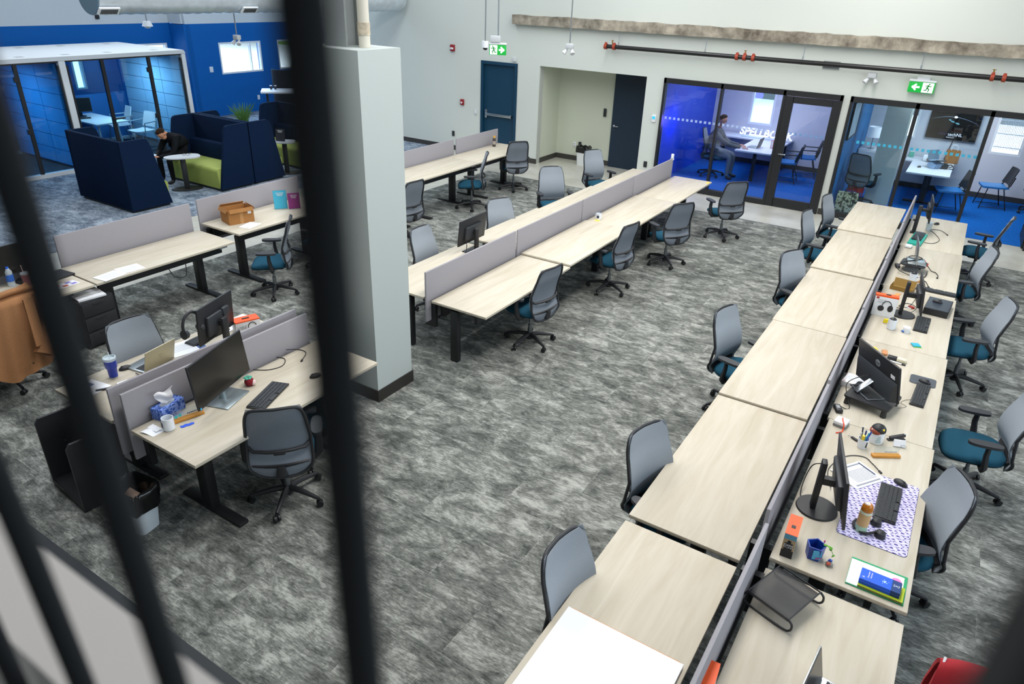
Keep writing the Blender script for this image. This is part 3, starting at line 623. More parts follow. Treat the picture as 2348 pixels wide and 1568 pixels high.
CH = [
 ('mesh-backed office chair at the middle row nearest the white column', -3.88, 6.72, 171),
 ('mesh-backed office chair, second from the white column at the middle row', -3.83, 8.86, 170),
 ('mesh-backed office chair, third from the white column at the middle row', -3.58, 10.44, 147),
 ('mesh-backed office chair at the far end of the middle row before the glass room', -3.28, 12.38, 137),
 ('grey-backed chair beside the white column at the left of the middle row', -5.42, 6.86, 0),
 ('grey-backed chair just behind the lone monitor of the middle row', -5.40, 8.54, -26),
 ('grey-backed chair left of the middle row facing the trash bin corner', -5.88, 10.82, -42),
 ('grey-backed chair in front of the white trash bin with black liner', -5.92, 12.69, -27),
 ('dark mesh chair half cut off by the white column at the back left row', -7.58, 8.72, 175),
 ('chair in side view with teal seat at the back left row', -7.84, 11.03, 215),
 ('mesh-backed chair in front of the petrol blue exit door', -7.96, 12.74, 140),
 ('side-on mesh chair with teal seat right of the cardboard carton', -7.52, 5.90, 222),
 ('dark chair mostly hidden by the thick bar at the sign holders', -7.62, 6.95, 185),
 ('mesh-backed chair with bent lumbar band in front of the black keyboard', -4.02, 3.02, 137),
 ('chair hidden behind the thick bar beside the column foot', -4.27, 3.58, 215),
 ('grey-backed chair behind the silver laptop', -5.78, 3.04, -5),
 ('grey-backed chair nearest the big white board', -1.06, 2.80, -6),
 ('grey-backed chair at the left of the right row, second from the white board', -1.13, 4.13, -18),
 ('grey-backed chair at the left of the right row, third from the white board', -1.32, 6.66, -15),
 ('grey-backed chair at the left of the right row, fourth from the white board', -1.20, 8.88, -26),
 ('grey-backed chair at the left of the right row, fifth from the white board', -1.42, 11.0, -8),
 ('grey-backed chair at the left of the right row nearest the camouflage bag', -1.36, 12.2, -10),
 ('grey-backed chair pushed in beside the patterned desk mat', .36, 4.76, 203),
 ('teal-seated chair at the right edge beside the small pen cup', .80, 6.50, 190),
 ('teal-seated chair beside the teal sticky notes', .63, 8.74, 195),
 ('teal-seated chair beside the black laptop stand, partly behind another', .44, 10.72, 192),
 ('teal-seated chair at the far end of the right row beside the open glass door', .64, 12.75, 172),
]
for q in CH: place(q[0], q[1], q[2], q[3])
cc = place('office chair under the camel coat at the far left', -7.78, 2.62, 190)

# ------------------------------------------------------------------ desk equipment builders
def monitor(name, label, loc, rz, w, h, zb, tilt=0, frame=BLACKP, neckm=BLACKP, base='disc', lift=0, br=.12, group=None, cat='monitor', bulge=True, stand=True, neckx=-.07, neck_top=None):
    """screen faces +X; loc is the desk point under the screen"""
    t = thing(name, label, cat, loc, rz, group); M = Matrix.Translation((0, 0, zb)) @ Matrix.Rotation(-tilt, 4, 'Y')
    rot = (0, -tilt, 0)
    def at(x, y, z): return M @ Vector((x, y, z))
    part(t, 'bezel', frame, lambda b: b.box(at(0, 0, h / 2), (.018, w, h), rot, bev=.003))
    part(t, 'screen', SCREEN, lambda b: b.box(at(.0085, 0, h / 2 + .004), (.004, w - .014, h - .022), rot))
    if bulge: part(t, 'rear_housing', DARKP, lambda b: b.box(at(-.022, 0, h * .42), (.04, w * .62, h * .55), rot, bev=.014))
    if stand:
        zt = neck_top or zb + h * .55
        part(t, 'stand_neck', neckm, lambda b: b.box((neckx, 0, zt / 2), (.035, .07, zt), bev=.006).box(((neckx + at(-.03, 0, h * .4).x) / 2, 0, zb + h * .4), (abs(neckx) * .9, .05, .05)))
        if base == 'disc': part(t, 'stand_base', neckm, lambda b: b.cyl((neckx + .03, 0, 0), (neckx + .03, 0, .014), br, br * .97, n=32))
        else: part(t, 'stand_base', neckm, lambda b: b.box((neckx + .03, 0, .006), (.21, .30, .010), bev=.003))
    return t
def keyboard(label, loc, rz, L=.44, D=.135, m=KEYM, group='keyboards', tilt=0):
    t = thing('keyboard', label, 'keyboard', loc, rz, group)
    part(t, 'keyboard_body', BLACKP, lambda b: b.box((0, 0, .009), (D, L, .016), bev=.005))
    def keys(b):
        n = int(L / .0195); p = (L - .02) / n
        for r in range(5):
            for k in range(n):
                if r == 4 and n // 4 < k < n // 2 + 2: continue
                b.box((-D / 2 + .02 + r * (D - .034) / 4, -L / 2 + .01 + p * (k + .5), .019), ((D - .034) / 4 * .84, p * .84, .007))
        b.box((D / 2 - .017, -L * .08, .019), ((D - .034) / 4 * .84, L * .2, .007))
    part(t, 'keys', m, keys); return t
def mouse(label, loc, rz, m=BLACKP):
    t = thing('computer_mouse', label, 'mouse', loc, rz, 'computer mice')
    part(t, 'mouse_body', m, lambda b: b.ball((0, 0, .004), .055, (1, .58, .55)))
    part(t, 'scroll_wheel', DARKP, lambda b: b.cyl((-.025, -.004, .03), (-.025, .004, .03), .008)); return t
def cable(label, pts, r=.003, m=BLACKP, plug=None):
    t = thing('cable', label, 'cable', pts[0]); o = Vector(pts[0]); P = [Vector(p) - o for p in pts]
    part(t, 'cord', m, lambda b: b.tube(bez(P, 8), r, n=6))
    if plug: e = P[-1]; f = (P[-1] - P[-2]).normalized(); part(t, 'plug', m, lambda b: b.cyl(e, e + f * .03, r * 2.4, n=8))
    return t
def sheet_thing(name, label, cat, loc, rz, w, l, th, m, ink=None, inkm=None):
    t = thing(name, label, cat, loc, rz); part(t, 'sheets', m, lambda b: b.box((0, 0, th / 2), (w, l, th)))
    if ink: part(t, 'print', inkm, lambda b: [b.box((x, y, th + .0006), (a, c, .0008)) for x, y, a, c in ink])
    return t
def card_box(name, label, loc, rz, d, body, top=None, topm=None, cat='box'):
    t = thing(name, label, cat, loc, rz); part(t, 'carton', body, lambda b: b.box((0, 0, d[2] / 2), d, bev=.002))
    if topm: part(t, 'coloured_top', topm, lambda b: b.box((0, 0, d[2] + .001 - top / 2), (d[0] + .002, d[1] + .002, top)))
    return t
INK = mat('grey_ink', '#8b8f98', .8); DINK = mat('dark_ink', '#2c3350', .8)
CER = mat('white_ceramic', '#dfe4ea', .25)
def mug(label, loc, rz, h=.1, r=.042, text=None, fill=None):
    t = thing('mug', label, 'mug', loc, rz)
    part(t, 'cup', CER, lambda b: b.lathe((0, 0, 0), [(.0, .002), (r * .9, 0), (r, .006), (r, h), (r * .92, h), (r * .9, .008), (0, .007)]))
    part(t, 'handle', CER, lambda b: b.tube(bez([(-r * .95, 0, h * .8), (-r * 1.6, 0, h * .75), (-r * 1.65, 0, h * .35), (-r * .95, 0, h * .22)], 5), .006, n=8))
    if text: part(t, 'print', DINK, text)
    if fill: part(t, fill[0], fill[1], fill[2])
    return t
def headphones(b, s=1):
    b.tube([(.085 * math.sin(a), 0, .0 + .10 * math.cos(a)) for a in [R(q) for q in range(-105, 106, 15)]], .011, n=8, flat=.7)
    for q in (-1, 1): b.cyl((q * .088, 0, -.03), (q * .06, 0, -.035), .036, n=18)

# ================================================================== right row, user side (desk top .74)
Z = .741
# nearest desk
tr = thing('mesh_tray', 'black wire mesh document tray turned over on the nearest right desk', 'tray', (-.18, 3.49, .697), R(-19))
WIRE = mat('black_wire_mesh', '#202124', .5, alpha=.72)
part(tr, 'mesh_top', WIRE, lambda b: b.sheet(lambda u, v: ((u - .5) * .27, (v - .5) * .34, .10 - .02 * math.exp(-((v) / .06) ** 2) - .02 * math.exp(-((1 - v) / .06) ** 2)), 8, 12, .002))
part(tr, 'wire_rim', BLACKP, lambda b: b.tube([(-.135, -.17, .097), (.135, -.17, .097), (.135, .17, .097), (-.135, .17, .097)], .006, loop=True))
for s in (-1, 1): part(tr, 'wire_foot', BLACKP, lambda b: b.tube(bez([(-.13, s * .17, .097), (-.15, s * .17, .008), (.10, s * .17, .008), (.155, s * .17, .03), (.16, s * .17, .075), (.135, s * .17, .097)], 6), .007, n=8))
lp = thing('laptop', 'open silver laptop at the bottom edge of the nearest right desk', 'laptop', (.205, 2.92, .697), R(-5), 'laptops')
part(lp, 'keyboard_deck', SILV, lambda b: b.box((.02, 0, .009), (.22, .31, .016), bev=.004))
part(lp, 'keys', KEYM, lambda b: [b.box((-.05 + r * .02, -.13 + k * .02, .019), (.016, .016, .004)) for r in range(5) for k in range(14)])
part(lp, 'lid', SILV, lambda b: b.box((-.115, 0, .115), (.008, .31, .21), (0, R(-14), 0), bev=.003))
part(lp, 'screen', SCREEN, lambda b: b.box((-.110, 0, .118), (.003, .295, .19), (0, R(-14), 0)))
bx = card_box('product_box', 'orange and white box behind the laptop at the bottom edge', (-.36, 2.62, .697), R(5), (.07, .2, .16), WHITE, .05, ORANGE)
wb = thing('white_board', 'large white board with orange edge lying on the nearest left desk', 'board', (-.86, 2.18, .727), R(0))
part(wb, 'board', PAPER, lambda b: b.box((0, 0, .008), (.70, 1.06, .010)))
part(wb, 'backing', mat('orange_kraft_edge', '#c88a3c', .8), lambda b: b.box((.0, .012, .0015), (.66, 1.06, .003)))
# second desk
hb = card_box('headphone_box', 'tall orange-topped headphone box standing by the divider beside the blue pot', (-.255, 3.955, Z), R(3), (.075, .21, .185), mat('pale_box_side', '#d5dcd9', .5), .006, ORANGE)
part(hb, 'picture_panel', mat('box_photo_sand', '#b79e78', .6), lambda b: b.box((0, -.1058, .10), (.074, .002, .16)))
part(hb, 'picture_sky', mat('box_photo_sky', '#5d9cb4', .6), lambda b: b.box((0, -.107, .165), (.074, .002, .036)))
part(hb, 'picture_figure', mat('box_photo_black', '#1f2022', .6), lambda b: b.box((0, -.1075, .03), (.074, .002, .058)).box((0, -.108, .085), (.05, .002, .065), bev=.0009).ball((0, -.108, .125), .012, (1, .1, 1.2)))
part(hb, 'emblem', BLACKP, lambda b: b.box((.0, -.02, .1868), (.026, .03, .002)).box((.0, -.02, .187), (.010, .012, .003)))
letters('DARE', .021, WHITE, hb, (0, -.1095, .10), (R(90), 0, 0)); letters('TO LISTEN', .0125, WHITE, hb, (0, -.1095, .083), (R(90), 0, 0))
pot = thing('pen_pot', 'blue faceted pot beside the orange-topped box', 'pot', (-.10, 3.965, Z), R(10))
BLUEP = mat('deep_blue_plastic', '#123a94', .35)
def hexr(r, z, n=5): return [(r * math.cos(2 * PI * k / n + .2), r * math.sin(2 * PI * k / n + .2), z) for k in range(n)]
part(pot, 'pot_wall', BLUEP, lambda b: b.rings([hexr(.055, 0), hexr(.062, .10), hexr(.054, .10), hexr(.047, .006)]), sharp=.3)
part(pot, 'picture_label', mat('cyan_print', '#4aa3c9', .5), lambda b: b.box((.012, -.053, .055), (.055, .002, .07), (0, 0, R(12))))
part(pot, 'picture_shapes', mat('pink_print', '#b04a86', .5), lambda b: [b.box((.012 + q * .012, -.0545, .03 + abs(q) * .004), (.008, .002, .018 - abs(q) * .005), (0, 0, R(12))) for q in (-2, -1, 0, 1, 2)])
st = thing('toy_sprig', 'small green sprig sticking out of the blue pot', 'plant', (-.05, 3.98, Z + .07))
LEAF = mat('bright_leaf', '#5aa32a', .5)
part(st, 'stem', LEAF, lambda b: b.tube(bez([(-.02, 0, -.05), (0, 0, .03), (.03, -.02, .04), (.06, -.03, .0)], 6), .002, n=6))
part(st, 'leaves', LEAF, lambda b: [b.ball(p, .014, (1, .7, .3), (0, .3 * i, i)) for i, p in enumerate([(0, 0, .035), (.022, -.01, .042), (.032, -.03, .045), (.058, -.03, .0), (.035, -.01, .03)])])
part(st, 'flower', mat('magenta_petal', '#c0388a', .5), lambda b: b.ball((-.012, 0, .06), .008, (.6, .6, 1.5)))
rk = thing('rock_ornament', 'little grey rock ornament with red and blue bits beside the blue pot', 'ornament', (.0, 3.93, Z))
part(rk, 'rock', mat('grey_stone', '#85837c', .8, noise=.3, nscale=40), lambda b: b.ball((0, 0, .014), .026, (1, .8, .6), u=9, v=6))
part(rk, 'red_chip', mat('rust_chip', '#a8452a', .6), lambda b: b.box((-.004, -.012, .024), (.022, .018, .012), (.4, .2, .3)))
part(rk, 'blue_chip', mat('blue_chip', '#2c57b8', .5), lambda b: b.box((.0, .012, .032), (.018, .012, .022), (.2, .5, .1)))
fo = thing('folder', 'green edged folder of white papers at the near corner of the desk with the mat', 'folder', (.275, 3.965, Z), R(0))
part(fo, 'cover', mat('green_folder', '#1f9a63', .5), lambda b: b.box((0, 0, .004), (.325, .265, .007)))
part(fo, 'papers', PAPER, lambda b: b.box((-.008, -.008, .0085), (.305, .24, .004)))
part(fo, 'pink_tab', mat('pink_tab', '#ef7fc0', .6), lambda b: b.cyl((.105, .055, .011), (.105, .055, .0122), .028))
nb = thing('spiral_notebook', 'lime green spiral notebook on top of the green folder', 'notebook', (.305, 3.90, Z + .0125), R(-1))
part(nb, 'cover', mat('lime_cover', '#a8b81c', .5), lambda b: b.box((0, 0, .006), (.25, .135, .012)))
part(nb, 'spiral', DARKP, lambda b: [b.cyl((-.12 + k * .008, -.069, -.0), (-.12 + k * .008, -.069, .013), .002, n=6) for k in range(31)])
BB = mat('bright_blue_card', '#1459d6', .45); BD = mat('navy_card', '#123a74', .45)
for k in range(6):
    bo = thing('booklet', 'bright blue booklet lettered in white, topmost of the pile on the lime notebook' if k == 5 else 'bright blue booklet in the pile on the lime notebook', 'booklet', (.295 + random.uniform(-.002, .002), 3.905 + random.uniform(-.002, .002), Z + .0249 + k * .0066), R(-1), 'blue booklets in the pile')
    part(bo, 'cover', BB, lambda b: b.box((-.028, 0, .003), (.175, .105, .006)))
    part(bo, 'dark_end', BD, lambda b: b.box((.085, 0, .003), (.05, .105, .006)))
    if k == 5:
        letters('Protection', .014, WHITE, bo, (-.07, .008, .0065), (0, 0, R(90))); letters('Insurance', .014, WHITE, bo, (-.055, .008, .0065), (0, 0, R(90)))
        letters('A', .022, WHITE, bo, (-.095, -.028, .0065), (0, 0, R(90))); letters('(w)', .026, WHITE, bo, (.085, 0, .0065), (0, 0, R(180)))
        part(bo, 'star_print', mat('ice_blue_print', '#bfe0ff', .6), lambda b: [b.ball((.02 + .014 * math.cos(q * 2.4) * q / 5, .014 * math.sin(q * 2.4) * q / 5, .0062), .0055 - q * .0004, (1, 1, .15), u=6, v=4) for q in range(9)])
def patmat():
    m = bpy.data.materials.new('lilac_geometric_pattern'); m.use_nodes = True; nt = m.node_tree; N = nt.nodes; L = nt.links; b = N['Principled BSDF']; b.inputs['Roughness'].default_value = .7
    tc = N.new('ShaderNodeTexCoord'); mp = N.new('ShaderNodeMapping'); mp.inputs['Rotation'].default_value = (0, 0, R(90)); L.new(tc.outputs['Object'], mp.inputs[0])
    br = N.new('ShaderNodeTexBrick'); L.new(mp.outputs[0], br.inputs['Vector']); br.inputs['Scale'].default_value = 1; br.inputs['Brick Width'].default_value = .052; br.inputs['Row Height'].default_value = .026; br.inputs['Mortar Size'].default_value = 0
    br.inputs['Color1'].default_value = lin('#dcd6f0'); br.inputs['Color2'].default_value = lin('#cdc6ea'); br.offset = .5
    # a dark lozenge at the joint of every row
    wv = N.new('ShaderNodeTexWave'); wv.wave_type = 'BANDS'; wv.bands_direction = 'Y'; wv.inputs['Scale'].default_value = 1 / .026 / 6.283 * PI * 2 / 2; L.new(mp.outputs[0], wv.inputs['Vector'])
    ch = N.new('ShaderNodeTexChecker'); ch.inputs['Scale'].default_value = 1 / .026; mp2 = N.new('ShaderNodeMapping'); mp2.inputs['Rotation'].default_value = (0, 0, R(90)); mp2.inputs['Scale'].default_value = (1, 1.6, 1); L.new(tc.outputs['Object'], mp2.inputs[0])
    sk = N.new('ShaderNodeMapping'); sk.inputs['Rotation'].default_value = (0, 0, R(32)); L.new(mp2.outputs[0], sk.inputs[0]); L.new(sk.outputs[0], ch.inputs['Vector'])
    c2 = N.new('ShaderNodeTexChecker'); c2.inputs['Scale'].default_value = 1 / .026; L.new(mp2.outputs[0], c2.inputs['Vector'])
    mu = N.new('ShaderNodeMath'); mu.operation = 'MULTIPLY'; L.new(ch.outputs['Fac'], mu.inputs[0]); L.new(c2.outputs['Fac'], mu.inputs[1])
    mx = N.new('ShaderNodeMix'); mx.data_type = 'RGBA'; L.new(mu.outputs[0], mx.inputs[0]); L.new(br.outputs[0], mx.inputs[6]); mx.inputs[7].default_value = lin('#46418c')
    L.new(mx.outputs[2], b.inputs['Base Color']); return m
mt = thing('desk_mat', 'lilac and navy patterned desk mat under the keyboard', 'desk mat', (.195, 4.72, Z))
def rrect(w, l, r, n=6):
    out = []
    for cx, cy, a0 in ((w / 2 - r, l / 2 - r, 0), (-w / 2 + r, l / 2 - r, 90), (-w / 2 + r, -l / 2 + r, 180), (w / 2 - r, -l / 2 + r, 270)):
        out += [(cx + r * math.cos(R(a0 + 90 * k / n)), cy + r * math.sin(R(a0 + 90 * k / n))) for k in range(n + 1)]
    return out
part(mt, 'mat', patmat(), lambda b: b.prism(rrect(.43, .86, .03), 0, .003)); part(mt, 'edge', mat('navy_edge', '#2c2a66', .6), lambda b: b.prism(rrect(.434, .864, .031), 0, .0022))
ZM = Z + .0035
keyboard('black keyboard on the patterned desk mat', (.235, 4.815, ZM), R(0), .46, .145)
mouse('black mouse at the far corner of the patterned mat', (.285, 5.12, ZM), R(150))
tb = thing('tumbler', 'tan and mint tumbler with amber lid on the patterned mat', 'tumbler', (.115, 4.40, ZM), 0)
part(tb, 'mint_base', mat('mint_sleeve', '#a9cdb0', .5), lambda b: b.lathe((0, 0, 0), [(0, 0), (.036, 0), (.0365, .005), (.037, .055), (0, .055)], n=28))
part(tb, 'tan_sleeve', mat('tan_sleeve', '#cda977', .7), lambda b: b.lathe((0, 0, 0), [(.03, .054), (.0375, .055), (.0385, .155), (.03, .156)], n=28))
part(tb, 'collar', mat('mint_collar', '#cfdcc6', .5), lambda b: b.lathe((0, 0, 0), [(.03, .155), (.039, .156), (.039, .172), (.03, .172)], n=28))
part(tb, 'amber_lid', mat('amber_glass', '#b96f1c', .12), lambda b: b.lathe((0, 0, 0), [(.036, .172), (.038, .176), (.034, .21), (.022, .225), (0, .226)], n=28))
part(tb, 'lid_cap', mat('clear_cap', '#e8dcd2', .15), lambda b: b.ball((-.006, 0, .222), .02, (1, 1, .6)))
hp = thing('headphones', 'black headphones lying around the tan and mint tumbler', 'headphones', (.14, 4.42, ZM), R(0))
part(hp, 'headband', BLACKP, lambda b: b.tube(bez([(.075, -.0, .025), (.01, -.055, .014), (-.055, -.03, .013), (-.075, .03, .013), (-.04, .085, .013), (.02, .10, .02)], 6), .010, n=8))
for p in ((.095, -.012, .022), (.055, .105, .024)): part(hp, 'ear_cup', BLACKP, lambda b: b.cyl((p[0], p[1], p[2] - .02), (p[0], p[1], p[2] + .016), .036, .030, n=20).ball((p[0], p[1], p[2] + .012), .028, (1, 1, .4)))
monitor('computer_monitor', 'black monitor seen edge-on with round base beside the patterned mat', (-.055, 4.50, Z), R(14), .62, .37, .10, R(9), br=.14, neckx=-.16, neck_top=.40)
dc = sheet_thing('document', 'white printed document lying behind the edge-on monitor', 'document', (.0, 5.05, Z + .004), R(-34), .25, .30, .004, PAPER, [(.10, 0, .014, .24), (-.10, 0, .014, .24)] + [(.07 - k * .012, .02, .004, .2) for k in range(11)], INK)
part(dc, 'dark_headers', DINK, lambda b: b.box((-.03, .125, .0052), (.16, .012, .001)).box((-.06, -.125, .0052), (.10, .010, .001)))
cable('black cable ending in a plug beside the wooden name plate', [(-.14, 4.75, Z + .02), (-.2, 5.0, Z + .004), (-.12, 5.25, Z + .004), (.0, 5.33, Z + .004), (.075, 5.27, Z + .004), (.13, 5.20, Z + .005)], .0035, plug=1)
cable('black monitor cable drooping to the divider beside the round base', [(-.2, 4.62, Z + .28), (-.30, 4.72, Z + .16), (-.31, 4.55, Z + .01), (-.2, 4.45, Z + .005)], .004)
npl = thing('name_plate', 'honey wood name plate holder with clear acrylic near the pen cup', 'name plate', (.145, 5.44, Z), R(33))
HONEY = mat('honey_wood', '#c98a34', .5, noise=.12, nscale=20, stretch=(1, 10, 1))
part(npl, 'wood_base', HONEY, lambda b: b.box((0, 0, .011), (.22, .042, .022), bev=.003))
ac = part(npl, 'acrylic_plate', ACRYL, lambda b: b.box((0, .006, .055), (.20, .004, .07)))
part(npl, 'print', INK, lambda b: [b.box((-.01 + k * .012, .0035, .042 + .002 * (k % 2)), (.008, .001, .008)) for k in range(8)])
pc = thing('pen_cup', 'small white paper cup full of pens', 'cup', (-.035, 5.47, Z))
part(pc, 'cup', CER, lambda b: b.lathe((0, 0, 0), [(0, .001), (.034, 0), (.042, .085), (.039, .085), (.031, .004), (0, .003)]))
part(pc, 'black_mark', BLACKP, lambda b: b.box((.030, -.026, .045), (.003, .010, .05), (0, 0, R(-41))))
for i, (a, h, c) in enumerate([(0.2, .15, '#1c3f9a'), (1.6, .13, '#24407c'), (2.6, .16, '#1d2a4c'), (3.6, .13, '#c9c9c4'), (4.5, .12, '#e2c91c'), (5.5, .12, '#1f4fb4'), (.9, .12, '#3fb4c0')]):
    p = thing('pen', ['blue', 'slate blue', 'navy', 'grey', 'yellow', 'bright blue', 'turquoise'][i] + ' pen standing in the small white pen cup', 'pen', (-.035, 5.47, Z + .008), 0, 'pens in the white cup')
    part(p, 'barrel', mat('pen_' + c[1:], c, .4), lambda b: b.cyl((.012 * math.cos(a), .012 * math.sin(a), 0), (.036 * math.cos(a), .036 * math.sin(a), h), .0055 if i != 4 else .011, n=8))
    part(p, 'clip', SILV, lambda b: b.box((.034 * math.cos(a) + .006, .034 * math.sin(a), h - .015), (.003, .003, .03)))
kp = thing('key_fob', 'black key fob lying beside the pen cup', 'key fob', (-.10, 5.55, Z)); part(kp, 'fob', BLACKP, lambda b: b.box((0, 0, .008), (.065, .022, .014), (0, 0, R(-35)), bev=.005)); part(kp, 'ring', SILV, lambda b: b.tube([(-.04 + .012 * math.cos(q), .028 + .012 * math.sin(q), .004) for q in [k * PI / 6 for k in range(12)]], .0015, loop=True))
jr = thing('cookie_jar', 'white lidded container with black cap and yellow eye dot beside the pen cup', 'container', (.045, 5.62, Z))
part(jr, 'body', CER, lambda b: b.lathe((0, 0, 0), [(0, 0), (.05, 0), (.056, .01), (.056, .09), (.052, .12), (0, .12)]))
part(jr, 'black_cap', mat('black_cap', '#1b1b1d', .5), lambda b: b.ball((0, 0, .118), .057, (1, 1, .85)))
part(jr, 'rust_band', mat('rust_band', '#8c3d22', .6), lambda b: b.ball((-.012, -.012, .110), .052, (1, 1, .62)))
part(jr, 'white_band', CER, lambda b: [b.ball((-.045 + .012 * k, -.038 - .004 * k + .0016 * k * k, .124), .0065, u=8, v=6) for k in range(6)])
part(jr, 'yellow_dot', mat('yellow_dot', '#e8cf1f', .4), lambda b: b.ball((.035, -.034, .142), .0085))
part(jr, 'print', mat('pale_teal_print', '#8fb0b0', .6), lambda b: [b.box((.02, -.053, .03 + k * .016), (.04 - k * .006, .002, .006), (0, 0, R(18))) for k in range(4)])
sl = thing('stapler', 'black stapler lying beside the white card holder', 'stapler', (.185, 5.75, Z), R(38))
part(sl, 'base', BLACKP, lambda b: b.box((0, 0, .006), (.15, .03, .010), bev=.003)); part(sl, 'arm', BLACKP, lambda b: b.box((.005, 0, .032), (.13, .028, .024), (0, R(-9), 0), bev=.006)); part(sl, 'steel_tip', CHROME, lambda b: b.ball((.066, 0, .044), .011))
ch = thing('card_holder', 'white business card stack and silver ring in front of the stapler', 'cards', (.215, 5.66, Z), R(20)); part(ch, 'cards', PAPER, lambda b: b.box((0, 0, .03), (.085, .02, .055), (R(-20), 0, 0))); part(ch, 'clip_ring', SILV, lambda b: b.tube([(.03 + .022 * math.cos(q), -.018, .016 + .010 * math.sin(q)) for q in [k * PI / 8 for k in range(16)]], .002, loop=True))
wc = thing('charger_box', 'white and grey charger block with an orange cord by the divider', 'charger', (-.235, 5.72, Z), R(-10)); part(wc, 'white_top', WHITE, lambda b: b.box((0, 0, .035), (.10, .11, .03), bev=.006)); part(wc, 'grey_base', mat('grey_charger', '#7d8282', .5), lambda b: b.box((0, 0, .01), (.10, .11, .022), bev=.004))
cable('orange ribbon cord draped over the white charger block', [(-.235, 5.75, Z + .052), (-.225, 5.70, Z + .053), (-.21, 5.655, Z + .05), (-.205, 5.635, Z + .01), (-.21, 5.60, Z + .005), (-.245, 5.56, Z + .006)], .005, mat('orange_cord', '#f0502a', .5))
pa = thing('power_adapter', 'black power adapter between the divider and the black riser', 'adapter', (-.30, 5.95, Z), R(25)); part(pa, 'brick', BLACKP, lambda b: b.box((0, 0, .018), (.055, .11, .035), bev=.006)); part(pa, 'label', mat('grey_label', '#9a9c9e', .6), lambda b: b.box((0, .01, .0358), (.03, .05, .001)))
cable('black adapter cord looping behind the all-in-one computer', [(-.29, 6.0, Z + .02), (-.22, 6.05, Z + .004), (-.30, 6.2, Z + .15), (-.16, 6.3, Z + .24), (-.06, 6.42, Z + .2)], .004)
# third desk: all-in-one on a riser
rs = thing('monitor_riser', 'black plastic riser with four stub legs under the all-in-one computer', 'riser', (-.075, 6.24, Z), R(-12))
part(rs, 'platform', BLACKP, lambda b: b.prism(rrect(.38, .36, .03), .07, .088))
for sx, sy in ((-1, -1), (1, -1), (-1, 1), (1, 1)): part(rs, 'leg', BLACKP, lambda b: b.cyl((sx * .155, sy * .145, 0), (sx * .155, sy * .145, .072), .026, .022, n=16))
ai = monitor('all_in_one_computer', 'black all-in-one computer seen from behind with round silver logo', (-.06, 6.32, Z + .09), R(41), .58, .36, .05, R(14), base='none', stand=False, cat='computer', bulge=False)
Mi = Matrix.Translation((0, 0, .05)) @ Matrix.Rotation(-R(14), 4, 'Y')
part(ai, 'rear_shell', DARKP, lambda b: b.rings([[Mi @ Vector((-.012, -.28, .01)), Mi @ Vector((-.012, .28, .01)), Mi @ Vector((-.012, .28, .20)), Mi @ Vector((-.012, -.28, .20))], [Mi @ Vector((-.06, -.24, .012)), Mi @ Vector((-.06, .24, .012)), Mi @ Vector((-.035, .26, .17)), Mi @ Vector((-.035, -.26, .17))]]))
lo = part(ai, 'logo_disc', mat('silver_logo', '#aeb3b6', .3, .3), lambda b: b.cyl(Mi @ Vector((-.0095, 0, .26)), Mi @ Vector((-.0115, 0, .26)), .032, n=32))
lt = letters('hp', .05, BLACKP, ai, Mi @ Vector((-.0125, 0, .262)), (R(90), 0, R(-90)), shear=.25); lt.rotation_euler = (Matrix.Rotation(-R(14), 4, 'Y') @ Euler((R(90), 0, R(-90))).to_matrix().to_4x4()).to_euler()
part(ai, 'sticker', WHITE, lambda b: b.box(Mi @ Vector((-.0105, -.21, .235)), (.002, .055, .035), (0, -R(14), 0)))
part(ai, 'easel_leg', SILV, lambda b: b.box((-.12, .02, .07), (.012, .06, .19), (0, R(52), 0), bev=.003))
part(ai, 'easel_loop', CHROME, lambda b: b.tube([(-.17, -.13, .008), (.05, -.13, .008), (.05, .13, .008), (-.17, .13, .008)], .007, loop=True))
wx = card_box('slim_white_box', 'slim white box leaning beside the riser at the divider', (-.25, 6.52, Z), R(-8), (.20, .20, .055), WHITE)
part(wx, 'pattern', mat('pale_swirl', '#c2cad2', .5), lambda b: b.tube([(.0 + .07 * math.cos(q), .02 + .05 * math.sin(q), .056) for q in [k * PI / 9 for k in range(18)]], .006, loop=True, flat=.2)); part(wx, 'red_mark', RED, lambda b: b.box((-.08, -.085, .0556), (.02, .01, .001)).box((-.1, 0, .03), (.002, .2, .05)))
keyboard('black compact keyboard on the desk behind the mouse pad', (.283, 6.67, Z), R(-3), .47, .115)
pd = thing('mouse_pad', 'grey mouse pad with rounded corners under the large black mouse', 'mouse pad', (.28, 6.99, Z + .0), R(0)); part(pd, 'pad', mat('slate_pad', '#4a4f56', .8), lambda b: b.prism(rrect(.22, .19, .03), 0, .004))
mouse('large black mouse on the grey mouse pad', (.295, 6.965, Z + .0045), R(160))
cable('thin keyboard cord between keyboard and riser', [(.24, 6.55, Z + .003), (.18, 6.5, Z + .003), (.15, 6.42, Z + .003), (.2, 6.38, Z + .003), (.14, 6.3, Z + .003)], .0015)
er = thing('eraser_block', 'black and cream board eraser lying behind the all-in-one computer', 'eraser', (.02, 7.30, Z), R(-3)); part(er, 'black_half', BLACKP, lambda b: b.box((-.045, 0, .018), (.085, .055, .036), bev=.004)); part(er, 'cream_half', mat('cream_felt', '#ddd5b8', .8), lambda b: b.box((.04, 0, .022), (.085, .055, .03), bev=.004))
mk = thing('marker', 'white marker pen lying beside the eraser', 'marker', (.02, 7.24, Z), R(-6)); part(mk, 'barrel', WHITE, lambda b: b.cyl((-.06, 0, .008), (.05, 0, .008), .008)); part(mk, 'cap', BLACKP, lambda b: b.cyl((.05, 0, .008), (.085, 0, .008), .0085))
